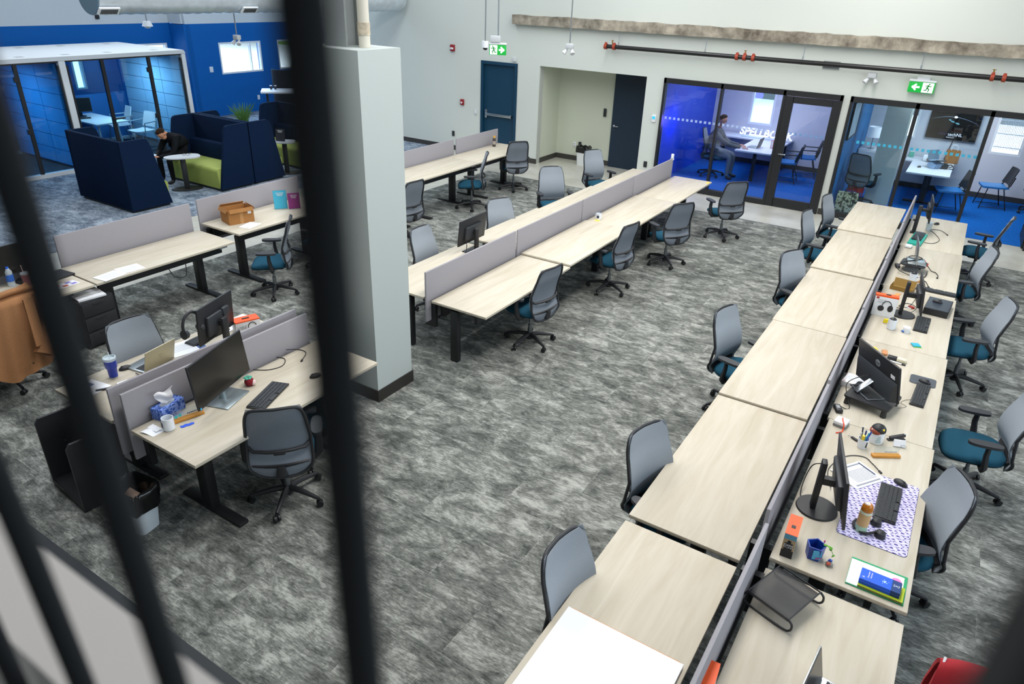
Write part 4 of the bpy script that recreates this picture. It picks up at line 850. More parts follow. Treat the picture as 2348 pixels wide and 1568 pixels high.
wd = thing('wood_block', 'small orange wooden block behind the all-in-one screen', 'block', (-.105, 7.40, Z), R(8)); part(wd, 'block', mat('orange_wood', '#c98a5a', .6, noise=.15, nscale=30, stretch=(8, 1, 1)), lambda b: b.box((0, 0, .012), (.05, .10, .022), bev=.003))
dg = thing('desk_figurine', 'small plain yellow ornament behind the top corner of the all-in-one', 'ornament', (-.20, 7.28, Z)); part(dg, 'body', mat('soft_yellow', '#e6cf5a', .6), lambda b: b.ball((0, 0, .05), .038, (1, 1, 1.25))); part(dg, 'base', BLACKP, lambda b: b.cyl((0, 0, 0), (0, 0, .012), .035))
sn = thing('sticky_notes', 'teal sticky note pad on the empty part of the desk', 'sticky notes', (.145, 7.80, Z), R(25)); part(sn, 'teal_pad', mat('teal_note', '#2fa3bd', .7), lambda b: b.box((0, 0, .009), (.076, .076, .010))); part(sn, 'green_pad', mat('green_note', '#7ac23c', .7), lambda b: b.box((.006, -.01, .002), (.08, .076, .004)))
# fourth desk
jj = thing('small_jar', 'small clear white jar with blue label near the keyboard', 'jar', (.02, 8.10, Z)); part(jj, 'jar', mat('frosted_jar', '#d5dbe0', .3), lambda b: b.lathe((0, 0, 0), [(0, 0), (.034, 0), (.036, .045), (.0, .045)])); part(jj, 'lid', WHITE, lambda b: b.cyl((0, 0, .045), (0, 0, .062), .038)); part(jj, 'blue_label', mat('label_blue', '#2a62b8', .5), lambda b: b.box((-.03, -.026, .015), (.03, .012, .014), (0, 0, R(-30))))
mug('white mug with a dark sponge in it before the headphone box', (-.13, 8.10, Z), R(-70), .115, .044, None, ('sponge', BLACKP, lambda b: b.ball((0, 0, .105), .036, (1, 1, .8))))
yn = thing('yellow_note', 'yellow note tag between the mug and the headphone box', 'note', (-.20, 8.22, Z), R(20)); part(yn, 'paper', mat('yellow_paper', '#ecd91f', .7), lambda b: b.box((0, 0, .03), (.045, .012, .05), (R(15), 0, 0)))
h2 = card_box('headphone_box', 'white headphone box with orange top and black headphones pictured', (-.26, 8.44, Z), R(5), (.235, .07, .25), WHITE, .02, ORANGE)
part(h2, 'picture_headphones', BLACKP, lambda b: (b.tube([(.02 + .055 * math.sin(a) * .9, -.037, .12 + .07 * math.cos(a)) for a in [R(q) for q in range(-80, 100, 15)]], .008, n=8, flat=.5), b.ball((-.035, -.037, .095), .034, (1, .12, 1)), b.ball((.06, -.037, .105), .036, (.8, .12, 1.1))))
part(h2, 'red_badge', RED, lambda b: b.box((-.09, -.0365, .215), (.026, .002, .022))); part(h2, 'hang_tab', BLACKP, lambda b: b.box((.01, 0, .254), (.05, .03, .006), bev=.002))
letters('TOUR', .03, mat('box_grey_text', '#b4b6ba', .6), h2, (-.04, -.0365, .19), (R(90), 0, 0)); letters('MAX', .03, mat('box_grey_text', '#b4b6ba', .6), h2, (-.05, -.0365, .165), (R(90), 0, 0))
monitor('computer_monitor', 'black monitor on a leaning stand beside the headphone box', (.075, 8.62, Z), R(8), .54, .33, .12, R(8), neckx=-.17, br=.13, neck_top=.40)
keyboard('black keyboard in front of the monitor beside the headphone box', (.15, 8.42, Z), R(-1), .45, .14)
bk = card_box('black_riser_box', 'black flat box carrying a mouse', (.26, 9.0, Z), R(-4), (.25, .42, .075), BLACKP)
part(bk, 'blue_sheen_top', mat('painted_blue_sheen', '#2c3642', .35), lambda b: b.box((0, 0, .0762), (.235, .40, .002)))  # bluish sheen painted as a thin sheet over the black top
mouse('black mouse on top of the black flat box', (.24, 9.05, Z + .079), R(170))
cable('tangle of black cables behind the leaning monitor stand', [(-.2, 8.75, Z + .005), (-.12, 8.78, Z + .005), (0, 8.7, Z + .01), (.05, 8.85, Z + .03), (-.05, 9.0, Z + .005), (-.13, 8.85, Z + .005), (-.02, 8.8, Z + .05), (.04, 9.0, Z + .2)], .004)
rt = thing('red_tag', 'red and white tag among the cables behind the monitor stand', 'tag', (.0, 8.88, Z)); part(rt, 'tag', RED, lambda b: b.box((0, 0, .012), (.06, .04, .02), (0, .2, .4))); part(rt, 'white_part', WHITE, lambda b: b.box((-.03, -.02, .006), (.06, .04, .01)))
cn = thing('cardboard_box', 'flat open brown cardboard box behind the headphone box', 'box', (-.16, 9.47, Z), R(-6)); KRAFT = mat('brown_kraft', '#8a6a2e', .85); KR2 = mat('light_kraft', '#b08a55', .85)
part(cn, 'tray', KRAFT, lambda b: b.box((0, 0, .004), (.25, .17, .006)).box((0, -.085, .025), (.25, .004, .05)).box((-.125, 0, .025), (.004, .17, .05)).box((.125, 0, .025), (.004, .17, .05))); part(cn, 'lid_flap', KRAFT, lambda b: b.box((0, .12, .04), (.25, .004, .11), (R(-35), 0, 0)))
ob = thing('orange_card', 'small orange card lying in front of the brown cardboard box', 'card', (-.19, 9.22, Z), R(-15)); part(ob, 'card', mat('peach_card', '#d99a5c', .7), lambda b: b.box((0, 0, .003), (.05, .13, .004)))
keyboard('long black keyboard across the desk seam behind the black flat box', (.20, 9.63, Z), R(88), .44, .12)
# fifth desk
mug('white lettered mug with a black pen in it beside the cardboard box', (-.085, 9.85, Z), R(150), .11, .045, lambda b: [b.box((.0, -.0455, .04 + k * .016), (.05 - .008 * k, .002, .006)) for k in range(3)], ('stirrer', BLACKP, lambda b: b.ball((0, 0, .105), .034, (1, 1, .9))))
ow = thing('orange_coaster', 'small orange disc right of the lettered white mug', 'coaster', (.0, 9.88, Z)); part(ow, 'disc', mat('peach_card', '#d99a5c', .7), lambda b: b.cyl((0, 0, 0), (0, 0, .02), .028))
ls = thing('laptop_stand', 'black laptop stand wrapped in cables', 'stand', (-.13, 10.32, Z), R(-5))
part(ls, 'platform', BLACKP, lambda b: b.prism(rrect(.30, .30, .06), .09, .104)); part(ls, 'front_post', mat('smoked_post', '#4d545a', .3), lambda b: b.box((.0, -.1, .045), (.16, .02, .09), bev=.004)); part(ls, 'rear_post', DARKP, lambda b: b.box((0, .1, .045), (.18, .02, .09), bev=.004))
l2 = thing('laptop', 'silver laptop raised on the black cable-wrapped stand, seen edge-on', 'laptop', (-.11, 10.36, Z + .105), R(8), 'laptops')
part(l2, 'keyboard_deck', SILV, lambda b: b.box((.0, 0, .008), (.22, .30, .014), bev=.004)); part(l2, 'lid', SILV, lambda b: b.box((-.10 + .07, 0, .16), (.008, .42, .30), (0, R(-8), 0), bev=.003)); part(l2, 'screen', SCREEN, lambda b: b.box((-.025, 0, .16), (.003, .40, .28), (0, R(-8), 0)))
cable('thick black cable coiled around the laptop stand', [(-.30, 10.3, Z + .02), (-.2, 10.5, Z + .13), (-.05, 10.5, Z + .12), (-.26, 10.2, Z + .12), (-.28, 10.08, Z + .05), (-.1, 10.04, Z + .01), (.03, 10.1, Z + .006), (.05, 10.3, Z + .03)], .006)
cable('black cable with plug trailing right of the laptop stand', [(.03, 10.45, Z + .06), (.09, 10.42, Z + .01), (.14, 10.4, Z + .005), (.18, 10.3, Z + .004), (.18, 10.2, Z + .004)], .005, plug=1)
cable('short black cable with plug below the laptop stand', [(.0, 9.98, Z + .004), (.06, 9.95, Z + .004), (.09, 9.85, Z + .004), (.11, 9.76, Z + .004)], .005, plug=1)
p2 = thing('power_adapter', 'black power adapter left of the cable-wrapped stand', 'adapter', (-.31, 10.33, Z), R(15)); part(p2, 'brick', BLACKP, lambda b: b.box((0, 0, .018), (.05, .12, .034), bev=.006)); part(p2, 'cord_stub', BLACKP, lambda b: b.cyl((0, -.06, .018), (-.01, -.10, .01), .006))
rt = thing('red_clip', 'small red clip at the right of the raised laptop', 'clip', (.01, 10.62, Z)); part(rt, 'clip', mat('vivid_red', '#d11f26', .4), lambda b: b.box((0, 0, .02), (.05, .03, .04), (.3, .2, 0))); part(rt, 'jaw', mat('vivid_red', '#d11f26', .4), lambda b: b.box((-.02, 0, .045), (.012, .02, .05)))
w2 = thing('charger_block', 'white charger block at the seam before the turquoise box', 'charger', (-.275, 11.36, Z), R(-6)); part(w2, 'white_top', WHITE, lambda b: b.box((0, 0, .022), (.085, .11, .03), bev=.006)); part(w2, 'grey_base', mat('grey_charger', '#7d8282', .5), lambda b: b.box((0, 0, .005), (.08, .105, .010)))
# sixth desk
tq = card_box('turquoise_box', 'shallow turquoise box holding a keyboard', (-.20, 11.83, Z), R(-4), (.18, .64, .03), mat('turquoise_card', '#18a08e', .5))
k6 = keyboard('black keyboard lying in the turquoise box', (-.20, 11.92, Z + .0315), R(-4), .44, .13)
ma = thing('screen_support', 'black monitor arm pole at the far end of the right row', 'monitor arm', (-.29, 12.2, Z)); part(ma, 'clamp', BLACKP, lambda b: b.box((0, 0, .012), (.09, .09, .024), bev=.004)); part(ma, 'pole', BLACKP, lambda b: b.box((0, 0, .22), (.055, .06, .42), bev=.01)); part(ma, 'arm', BLACKP, lambda b: b.box((.06, .02, .37), (.16, .05, .045), bev=.01)); part(ma, 'cable_clip', DARKP, lambda b: b.box((-.035, 0, .2), (.03, .05, .03), bev=.005))
monitor('computer_monitor', 'black monitor on the pole arm, seen edge-on at the far end', (-.15, 12.38, Z), R(6), .56, .33, .2, R(3), stand=False)
mouse('black mouse on the far desk behind the monitor arm', (-.02, 12.96, Z), R(60))
cl = thing('clear_cup', 'clear plastic cup behind the raised laptop on the far desk', 'cup', (-.11, 12.5, Z)); part(cl, 'cup', mat('cloudy_plastic', '#cfe0e6', .2, alpha=.55), lambda b: b.lathe((0, 0, 0), [(0, 0), (.035, 0), (.045, .12), (.042, .12), (.032, .004)])); part(cl, 'lid', mat('cloudy_lid', '#d8e6ea', .2, alpha=.7), lambda b: b.cyl((0, 0, .12), (0, 0, .13), .047))
cable('black looped cable with plug on the far desk', [(-.1, 11.75, Z + .004), (.02, 11.8, Z + .004), (.08, 12.05, Z + .004), (.0, 12.35, Z + .004), (-.08, 12.55, Z + .004), (.04, 12.62, Z + .004), (.12, 12.52, Z + .004), (.16, 12.42, Z + .004)], .004, plug=1)
# ================================================================== middle and back rows
mm = monitor('computer_monitor', 'lone black monitor turned away on the middle row beside the divider', (-5.25, 7.38, .751 - .02), R(181), .86 * .72, .35, .12, R(6), base='plate', neckx=-.09, br=.12)
part(mm, 'rear_logo', mat('logo_grey', '#55585c', .4), lambda b: b.cyl((-.05, 0, .25), (-.0515, 0, .25), .02, n=20))
cable('black cable hanging from the lone monitor', [(-5.19, 7.2, .93), (-5.17, 7.17, .82), (-5.16, 7.13, .74), (-5.12, 7.2, .737)], .005)
mug('pale mug on the third desk of the middle row', (-4.47, 9.70, .746), R(-20), .095, .043, lambda b: b.box((.02, -.04, .05), (.035, .004, .04), (0, 0, R(28))))
yt = thing('yellow_note', 'yellow sticky note under the pale mug', 'note', (-4.46, 9.63, .7455), R(10)); part(yt, 'paper', mat('yellow_note', '#e6cf5f', .7), lambda b: b.box((0, 0, .001), (.08, .07, .002)))
yt = thing('yellow_tape', 'yellow tape on the far corner of the middle row', 'tape', (-3.89, 13.20, .7305), 0); part(yt, 'tape', mat('yellow_tape', '#e8c53c', .6), lambda b: b.box((0, 0, .001), (.05, .14, .002)))
bt = thing('water_bottle', 'dark bottle with yellow cap on the back left row', 'bottle', (-8.60, 12.93, .801)); part(bt, 'bottle_body', mat('dark_steel_bottle', '#4a4540', .3, .3), lambda b: b.lathe((0, 0, 0), [(0, 0), (.034, 0), (.036, .01), (.036, .16), (.024, .185), (0, .185)])); part(bt, 'cap', mat('amber_cap', '#d8a33a', .5), lambda b: b.cyl((0, 0, .185), (0, 0, .225), .024)); part(bt, 'label', mat('bottle_label', '#a39a90', .6), lambda b: b.lathe((0, 0, 0), [(.0365, .05), (.0368, .05), (.0368, .12), (.0365, .12)]))
# ================================================================== left row
ZL = .731
sheet_thing('paper_sheets', 'loose printed sheets fanned on the desk below the sofas, left sheet', 'papers', (-8.06, 4.0, ZL), R(8), .22, .28, .006, PAPER, [(-.06 + .03 * k, 0, .008, .2) for k in range(5)], mat('faint_ink', '#c3c6cc', .8))
sheet_thing('paper_sheets', 'loose printed sheets on the desk below the sofas, right sheet', 'papers', (-8.10, 4.27, ZL), R(-6), .22, .28, .004, PAPER, [(-.06 + .03 * k, 0, .008, .2) for k in range(5)], mat('faint_ink', '#c3c6cc', .8))
cb = thing('cardboard_carton', 'open brown cardboard carton on the left row desk', 'carton', (-8.44, 6.13, .811), R(-15)); CARD = mat('kraft_cardboard', '#a4713c', .85, noise=.06, nscale=12)
part(cb, 'carton_walls', CARD, lambda b: b.box((0, 0, .003), (.28, .36, .006)).box((-.14, 0, .1), (.006, .36, .2)).box((.14, 0, .1), (.006, .36, .2)).box((0, -.18, .1), (.28, .006, .2)).box((0, .18, .1), (.28, .006, .2)))
for q in ((.165, 0, .195, .05, .34, 0, 70), (-.162, 0, .21, .05, .34, 0, -55)): part(cb, 'flap', CARD, lambda b: b.box(q[:3], (.055, .34, .005), (0, R(q[6]), 0)))
for s in (-1, 1): part(cb, 'flap', CARD, lambda b: b.box((0, s * .2, .195), (.26, .055, .005), (R(s * -60), 0, 0)))
part(cb, 'shipping_label', PAPER, lambda b: b.box((.1435, .12, .15), (.001, .05, .05))); part(cb, 'tape', mat('brown_tape', '#b8874f', .4), lambda b: b.box((.1435, 0, .1), (.001, .05, .2)))
sheet_thing('paper_sheet', 'white sheet in front of the cardboard carton', 'paper', (-8.15, 6.10, .811), R(15), .19, .26, .002, PAPER, [(-.05 + .03 * k, 0, .006, .18) for k in range(4)], mat('faint_ink', '#c3c6cc', .8))
def sign_stand(label, loc, rz, w, h, m, m2, square=True):
    t = thing('sign_holder', label, 'sign', loc, rz); tl = R(-10)
    part(t, 'printed_panel', m, lambda b: b.box((-.012, 0, h / 2), (.004, w, h), (0, tl, 0))); part(t, 'acrylic_foot', ACRYL, lambda b: b.box((.0, 0, .003), (.09, w, .006)).box((-.017, 0, h / 2), (.003, w + .01, h + .01), (0, tl, 0)))
    if square: part(t, 'pale_square', m2, lambda b: b.box((-.008 , 0, h * .36), (.003, w * .52, w * .52), (0, tl, 0)))
    part(t, 'text_lines', WHITE, lambda b: [b.box((-.012 + (h * .82 - k * .02 - h / 2) * math.tan(tl) * 1 + .0035, 0, h * .86 - k * .018), (.002, w * (.6 - .1 * k), .006), (0, tl, 0)) for k in range(3)])
    return t
sign_stand('turquoise counter sign in an acrylic stand on the left row', (-8.45, 6.92, .811), R(-35), .19, .27, mat('turquoise_sign', '#3aa7c4', .5), mat('pale_square', '#cfe4ea', .6))
sign_stand('magenta counter sign in an acrylic stand on the left row', (-8.30, 7.05, .811), R(-35), .17, .23, mat('magenta_sign', '#8e2f78', .5), mat('pale_square_pink', '#e0cfe0', .6))
lt0 = thing('laptop', 'closed black laptop at the far left behind the bar', 'laptop', (-8.52, 3.60, ZL), R(8), 'laptops'); part(lt0, 'lid', BLACKP, lambda b: b.box((0, 0, .016), (.26, .36, .008), bev=.003)); part(lt0, 'keyboard_deck', BLACKP, lambda b: b.box((0, 0, .006), (.26, .36, .012), bev=.003))
ss = sheet_thing('sticker_sheet', 'sheet of coloured stickers at the left row desk edge', 'stickers', (-8.19, 3.56, ZL), R(5), .14, .26, .002, PAPER, [(-.04, -.08, .05, .06), (.03, -.02, .05, .06)], mat('sticker_red', '#c65b45', .6)); part(ss, 'stickers', mat('sticker_violet', '#8a7cc8', .6), lambda b: b.box((-.04, .05, .0026), (.05, .06, .001)).box((.03, .08, .0026), (.05, .06, .001)))
wb2 = thing('water_bottle', 'clear water bottle with blue label and cap at the left edge', 'bottle', (-8.62, 3.20, ZL)); part(wb2, 'bottle_body', mat('clear_plastic', '#dce8ee', .15, alpha=.5), lambda b: b.lathe((0, 0, 0), [(0, 0), (.036, 0), (.038, .02), (.036, .1), (.038, .17), (.016, .21), (0, .21)])); part(wb2, 'label', mat('label_blue', '#2a62b8', .5), lambda b: b.lathe((0, 0, 0), [(.0385, .06), (.039, .06), (.039, .14), (.0385, .14)])); part(wb2, 'cap', mat('cap_blue', '#1e5fd0', .4), lambda b: b.cyl((0, 0, .205), (0, 0, .23), .017))
pk = thing('iced_drink_cup', 'pink iced drink cup with straw beside the blue-capped water bottle', 'cup', (-8.47, 3.30, ZL)); part(pk, 'cup', mat('pink_drink', '#b06a70', .2), lambda b: b.lathe((0, 0, 0), [(0, 0), (.034, 0), (.048, .15), (0, .15)])); part(pk, 'lid', mat('cloudy_lid', '#d8e6ea', .2, alpha=.7), lambda b: b.lathe((0, 0, 0), [(.05, .15), (.045, .165), (.02, .175), (0, .175)])); part(pk, 'straw', mat('pink_straw', '#e0b8b4', .4), lambda b: b.cyl((0, 0, .02), (-.02, -.01, .25), .005))
monitor('computer_monitor', 'dark monitor at the far left above the water bottle', (-8.62, 3.38, ZL), R(0), .55, .33, .13, R(4), neckx=-.06)
pe = thing('pedestal', 'black filing pedestal under the left row desk', 'cabinet', (-8.08, 3.70, .006), R(4)); part(pe, 'cabinet_body', BLACKP, lambda b: b.box((-.05, 0, .30), (.46, .40, .56), bev=.006))
for k in range(3): dr = part(pe, 'drawer', BLACKP, lambda b: b.box((.186, 0, .12 + k * .18), (.018, .38, .165), bev=.003)); part(dr, 'drawer_handle', BLACKP, lambda b: b.box((.197, 0, .17 + k * .18), (.008, .12, .014)))
for sx in (-1, 1): part(pe, 'caster', BLACK, lambda b: b.cyl((-.05 + sx * .18, -.15, .0), (-.05 + sx * .18, -.15, .03), .02).cyl((-.05 + sx * .18, .15, .0), (-.05 + sx * .18, .15, .03), .02))
sheet_thing('paper_stack', 'white paper pile on top of the black pedestal', 'papers', (-8.04, 3.70, .588), R(-8), .26, .3, .02, PAPER)
ct = thing('coat', 'camel wool coat draped over the back of an office chair', 'coat', (-7.56, 2.66, .30), R(190)); CAMEL = mat('camel_wool', '#a0734f', .95, noise=.06, nscale=60, spec=.08)
def coat_fn(u, v):
    a = (u - .5); hem = .10 * math.sin(u * 7) * (1 - v) + .05 * math.sin(u * 13) * (1 - v)
    y = a * (.54 + .26 * (1 - v)); z = .04 + hem * .5 + .80 * v; f = .016 * math.sin(u * 30 + 2 * v) * (1 - v)
    x = -.19 + .12 * (1 - v) ** 1.2 * -1 - .05 * v + f + .30 * a * a
    if v > .9: x += (v - .9) * 1.4; z -= (v - .9) * .25
    return (x, y, z)
part(ct, 'coat_body', CAMEL, lambda b: b.sheet(coat_fn, 36, 20, .014), sharp=1.4)
part(ct, 'collar', CAMEL, lambda b: b.tube(bez([(-.06, -.26, .72), (-.16, -.2, .80), (-.17, 0, .83), (-.14, .2, .80), (-.04, .27, .70)], 6), .05, n=10, flat=.6), sharp=1.4)
part(ct, 'lapel', CAMEL, lambda b: b.sheet(lambda u, v: (-.325 - .09 * (1 - v), -.12 + .10 * u + .06 * (1 - v), .32 + .46 * v), 4, 6, .02), sharp=1.4)
sv = part(ct, 'sleeve', CAMEL, lambda b: b.tube(bez([(-.20, -.26, .74), (-.33, -.24, .56), (-.38, -.14, .38), (-.41, -.03, .26)], 6), [.085] * 6 + [.08] * 6 + [.078] * 7, n=12, flat=.62), sharp=1.4)
part(sv, 'cuff', CAMEL, lambda b: b.tube([(-.395, -.09, .32), (-.42, .0, .225)], [.092, .092], n=12, flat=.66)); part(sv, 'button', mat('horn_button', '#5a3d22', .4), lambda b: b.ball((-.40, .10, .17), .014, (.5, 1, 1)))
cable('thin black power cable lying on the carpet under the left row', [(-7.4, 3.9, .015), (-7.2, 4.2, .012), (-7.35, 4.6, .012), (-7.2, 4.9, .012)], .006)
cable('black cable loop hanging under the desk with loose papers', [(-8.0, 4.7, .62), (-7.98, 4.76, .5), (-7.98, 4.9, .47), (-8.0, 4.94, .62)], .006)
# ================================================================== front-left pair
ZF = .801
mo = monitor('computer_monitor', 'large thin black monitor with rectangular silver base', (-4.60, 2.98, ZF), R(18.5), .70, .385, .085, R(6), base='none', stand=False, bulge=False)
SB = mat('satin_silver', '#9aa6aa', .3, .7)
part(mo, 'stand_neck', SB, lambda b: b.cyl((-.035, 0, .005), (-.04, 0, .2), .028, .024, n=20)); part(mo, 'stand_base', SB, lambda b: b.box((.005, 0, .005), (.22, .31, .009), bev=.003)); part(mo, 'logo_sticker', mat('sticker_cyan', '#3aa6d8', .4), lambda b: b.box((.016, -.335, .10), (.002, .015, .02), (0, -R(6), 0)))
def tissuemat():
    m = mat('blue_leaf_pattern', '#2a5fc0', .6); nt = m.node_tree; N = nt.nodes; L = nt.links; tc = N.new('ShaderNodeTexCoord'); w = N.new('ShaderNodeTexWave'); w.inputs['Scale'].default_value = 14; w.inputs['Distortion'].default_value = 9; w.inputs['Detail'].default_value = 2; w.inputs['Detail Scale'].default_value = 2
    L.new(tc.outputs['Object'], w.inputs['Vector']); r = N.new('ShaderNodeValToRGB'); L.new(w.outputs['Fac'], r.inputs[0]); e = r.color_ramp.elements; e[0].position = .35; e[0].color = lin('#1d4fae'); e[1].position = .75; e[1].color = lin('#86a2e6'); L.new(r.outputs[0], N['Principled BSDF'].inputs['Base Color']); return m
tx = thing('tissue_box', 'blue leaf-patterned tissue box with a raised tissue', 'tissue box', (-4.78, 2.575, ZF), R(13)); part(tx, 'box', tissuemat(), lambda b: b.box((0, 0, .05), (.115, .235, .10), bev=.003)); part(tx, 'slot', mat('slot_grey', '#a9b1c0', .7), lambda b: b.prism([(.035 * math.cos(q), .07 * math.sin(q)) for q in [k * PI / 12 for k in range(24)]], .1, .1012))
part(tx, 'tissue', mat('tissue_white', '#e9e8ea', .8), lambda b: b.sheet(lambda u, v: ((u - .5) * .03 + .012 * math.sin(v * 8 + u * 5), (u - .5) * (.05 + .12 * v ** .7) - .02 * v, .098 + .115 * v + .018 * math.sin(u * 6.5 + .5) * v), 12, 10, .003), sharp=1.4)
n2 = thing('name_plate', 'wooden name plate holder with printed acrylic in front of the tissue box', 'name plate', (-4.595, 2.62, ZF), R(76)); part(n2, 'wood_base', HONEY, lambda b: b.box((0, 0, .011), (.24, .042, .022), bev=.003)); part(n2, 'acrylic_plate', ACRYL, lambda b: b.box((0, .004, .055), (.23, .004, .07)))
part(n2, 'print', DINK, lambda b: [b.box((-.0 + k * .013, .0015, .045), (.009, .001, .009)) for k in range(7)]); part(n2, 'emblem', mat('teal_print', '#3fb3b0', .5), lambda b: b.cyl((-.09, .001, .045), (-.09, .0, .045), .014).cyl((-.06, .001, .05), (-.06, .0, .05), .013))
mug('white mug lettered in black in front of the tissue box', (-4.58, 2.44, ZF), R(-115) + R(75), .105, .044, lambda b: [b.box((.016, -.0425, .035 + k * .017), (.05, .003, .006), (0, 0, R(20))) for k in range(3)])
bc = thing('blue_clip', 'bright blue paper scrap in front of the wooden name plate', 'paper', (-4.515, 2.55, ZF), R(70)); part(bc, 'paper', mat('vivid_blue', '#1d4fd0', .5), lambda b: b.prism([(-.05, -.012), (-.03, -.02), (-.01, -.012), (.01, -.018), (.05, -.008), (.055, .012), (.03, .02), (.02, .012), (-.01, .022), (-.03, .012), (-.05, .016)], 0, .003))
nk = thing('napkin', 'folded white napkin at the near corner of the desk', 'napkin', (-4.66, 2.345, ZF), R(12)); part(nk, 'paper', PAPER, lambda b: b.sheet(lambda u, v: ((u - .5) * .13 + .02 * v, (v - .5) * .10, .004 + .006 * math.sin(u * 5)), 6, 5, .003)); part(nk, 'fold', PAPER, lambda b: b.box((.0, .03, .012), (.11, .05, .002), (R(5), 0, R(-10))))
keyboard('black keyboard in front of the silver-based monitor', (-4.35, 3.20, ZF), R(21), .43, .16)
ty = thing('plush_toy', 'small dark red plush strawberry with teal leaf beside the monitor', 'toy', (-4.62, 3.23, ZF), R(0)); part(ty, 'body', mat('dark_red_plush', '#7a1420', .95), lambda b: b.ball((0, 0, .036), .042, (1, 1, .95))); part(ty, 'leaf_cap', mat('teal_plush', '#4fa890', .95), lambda b: [b.ball((-.012 + .022 * math.cos(q), .022 * math.sin(q), .072), .016, (1, 1, .5)) for q in (0, 1.3, 2.6, 3.9, 5.2)]); part(ty, 'pale_face', mat('pale_plush', '#e0c8c4', .95), lambda b: b.ball((.022, .018, .03), .026))
mouse('dark mouse right of the keyboard beside the thick bar', (-4.28, 3.66, ZF), R(70), mat('taupe_plastic', '#3b3634', .5))
cable('black cable loop lying on the desk behind the plush toy', [(-4.81, 3.42, ZF + .003), (-4.7, 3.5, ZF + .003), (-4.66, 3.62, ZF + .003), (-4.74, 3.72, ZF + .003), (-4.83, 3.7, ZF + .004)], .004)
cable('black cable with plug over the divider foot near the thick bar', [(-4.83, 3.82, ZF + .03), (-4.78, 3.92, ZF + .006), (-4.68, 3.92, ZF + .004), (-4.60, 3.80, ZF + .004)], .004, plug=1)
ZB = .781
tm = thing('tumbler', 'royal blue steel tumbler with clear lid', 'tumbler', (-5.70, 2.66, ZB)); part(tm, 'steel_foot', SILV, lambda b: b.cyl((0, 0, 0), (0, 0, .012), .035)); part(tm, 'blue_body', mat('royal_blue_enamel', '#0f2f9c', .3), lambda b: b.lathe((0, 0, 0), [(0, .012), (.0355, .012), (.039, .09), (.048, .105), (.05, .17), (0, .17)], n=28)); part(tm, 'clear_lid', mat('cloudy_lid', '#d8e6ea', .2, alpha=.7), lambda b: b.lathe((0, 0, 0), [(.05, .17), (.052, .175), (.052, .198), (.044, .2), (.042, .185), (0, .184)], n=28)); part(tm, 'straw', mat('clear_straw', '#e6eef2', .2, alpha=.6), lambda b: b.cyl((.01, 0, .18), (.005, .0, .25), .004))
mouse('black mouse between the blue tumbler and the silver laptop', (-5.76, 2.80, ZB), R(80))
l3 = thing('laptop', 'open silver laptop seen from behind its lid', 'laptop', (-5.66, 2.99, ZB), R(190), 'laptops'); part(l3, 'keyboard_deck', SILV, lambda b: b.box((.02, 0, .008), (.23, .33, .014), bev=.004)); part(l3, 'keys', KEYM, lambda b: [b.box((-.06 + r * .02, -.14 + k * .02, .0165), (.016, .016, .003)) for r in range(5) for k in range(15)])
part(l3, 'lid', mat('champagne_aluminium', '#b9b39b', .4, .6), lambda b: b.box((-.125, 0, .115), (.008, .33, .22), (0, R(-16), 0), bev=.003)); part(l3, 'lid_logo', mat('logo_sheen', '#d6d1bd', .3, .8), lambda b: [b.box((-.1335, q * .008, .12 + q * .004), (.002, .004, .03), (R(15), R(-16), 0)) for q in (-2, -.7, .7, 2)])
cable('black charging cord plugged into the silver laptop', [(-5.60, 2.80, ZB + .01), (-5.5, 2.82, ZB + .004), (-5.38, 2.92, ZB + .004), (-5.34, 3.02, ZB + .004)], .004, plug=1)
sheet_thing('paper_sheets', 'curling white papers behind the silver laptop', 'papers', (-5.70, 3.32, ZB), R(-12), .28, .24, .006, PAPER, [(-.08 + .03 * k, 0, .006, .18) for k in range(5)], mat('faint_ink', '#c3c6cc', .8))
bf = thing('blue_folder', 'dark blue folder under the curling white papers', 'folder', (-5.62, 3.40, ZB), R(-20)); part(bf, 'cover', mat('slate_blue_cover', '#3c5a94', .5), lambda b: b.box((0, 0, -.0 + .0005), (.2, .2, .001)))
sheet_thing('paper_sheets', 'printed blue-grey papers at the near end of the laptop desk', 'papers', (-5.68, 2.44, ZB), R(10), .24, .22, .004, PAPER, [(-.05, 0, .06, .12)], mat('slate_blue_cover', '#3c5a94', .5))
wt = thing('white_cards', 'small white card stack beside the blue tumbler', 'cards', (-5.52, 2.64, ZB), R(-10)); part(wt, 'cards', PAPER, lambda b: b.box((0, 0, .008), (.07, .09, .016))); part(wt, 'loose_card', PAPER, lambda b: b.box((.03, .07, .002), (.07, .09, .002)))
bs = thing('black_strap', 'black strap lying at the near end of the laptop desk', 'strap', (-5.56, 2.50, ZB), R(60)); part(bs, 'strap', BLACKP, lambda b: b.box((0, 0, .008), (.14, .02, .014), bev=.004)); part(bs, 'buckle', DARKP, lambda b: b.box((.06, 0, .008), (.03, .026, .018), bev=.004))
m4 = monitor('computer_monitor', 'black monitor seen from behind with headphones hung on its corner', (-5.50, 3.58, ZB), R(198), .52, .37, .10, R(4), neckx=-.10, br=.11)
part(m4, 'vesa_bracket', DARKP, lambda b: b.box((-.05, -.1, .32), (.05, .1, .1), bev=.02))
letters('ViewSonic', .04, WHITE, m4, (-.0125 , -.02, .43), (R(90), 0, R(-90)))
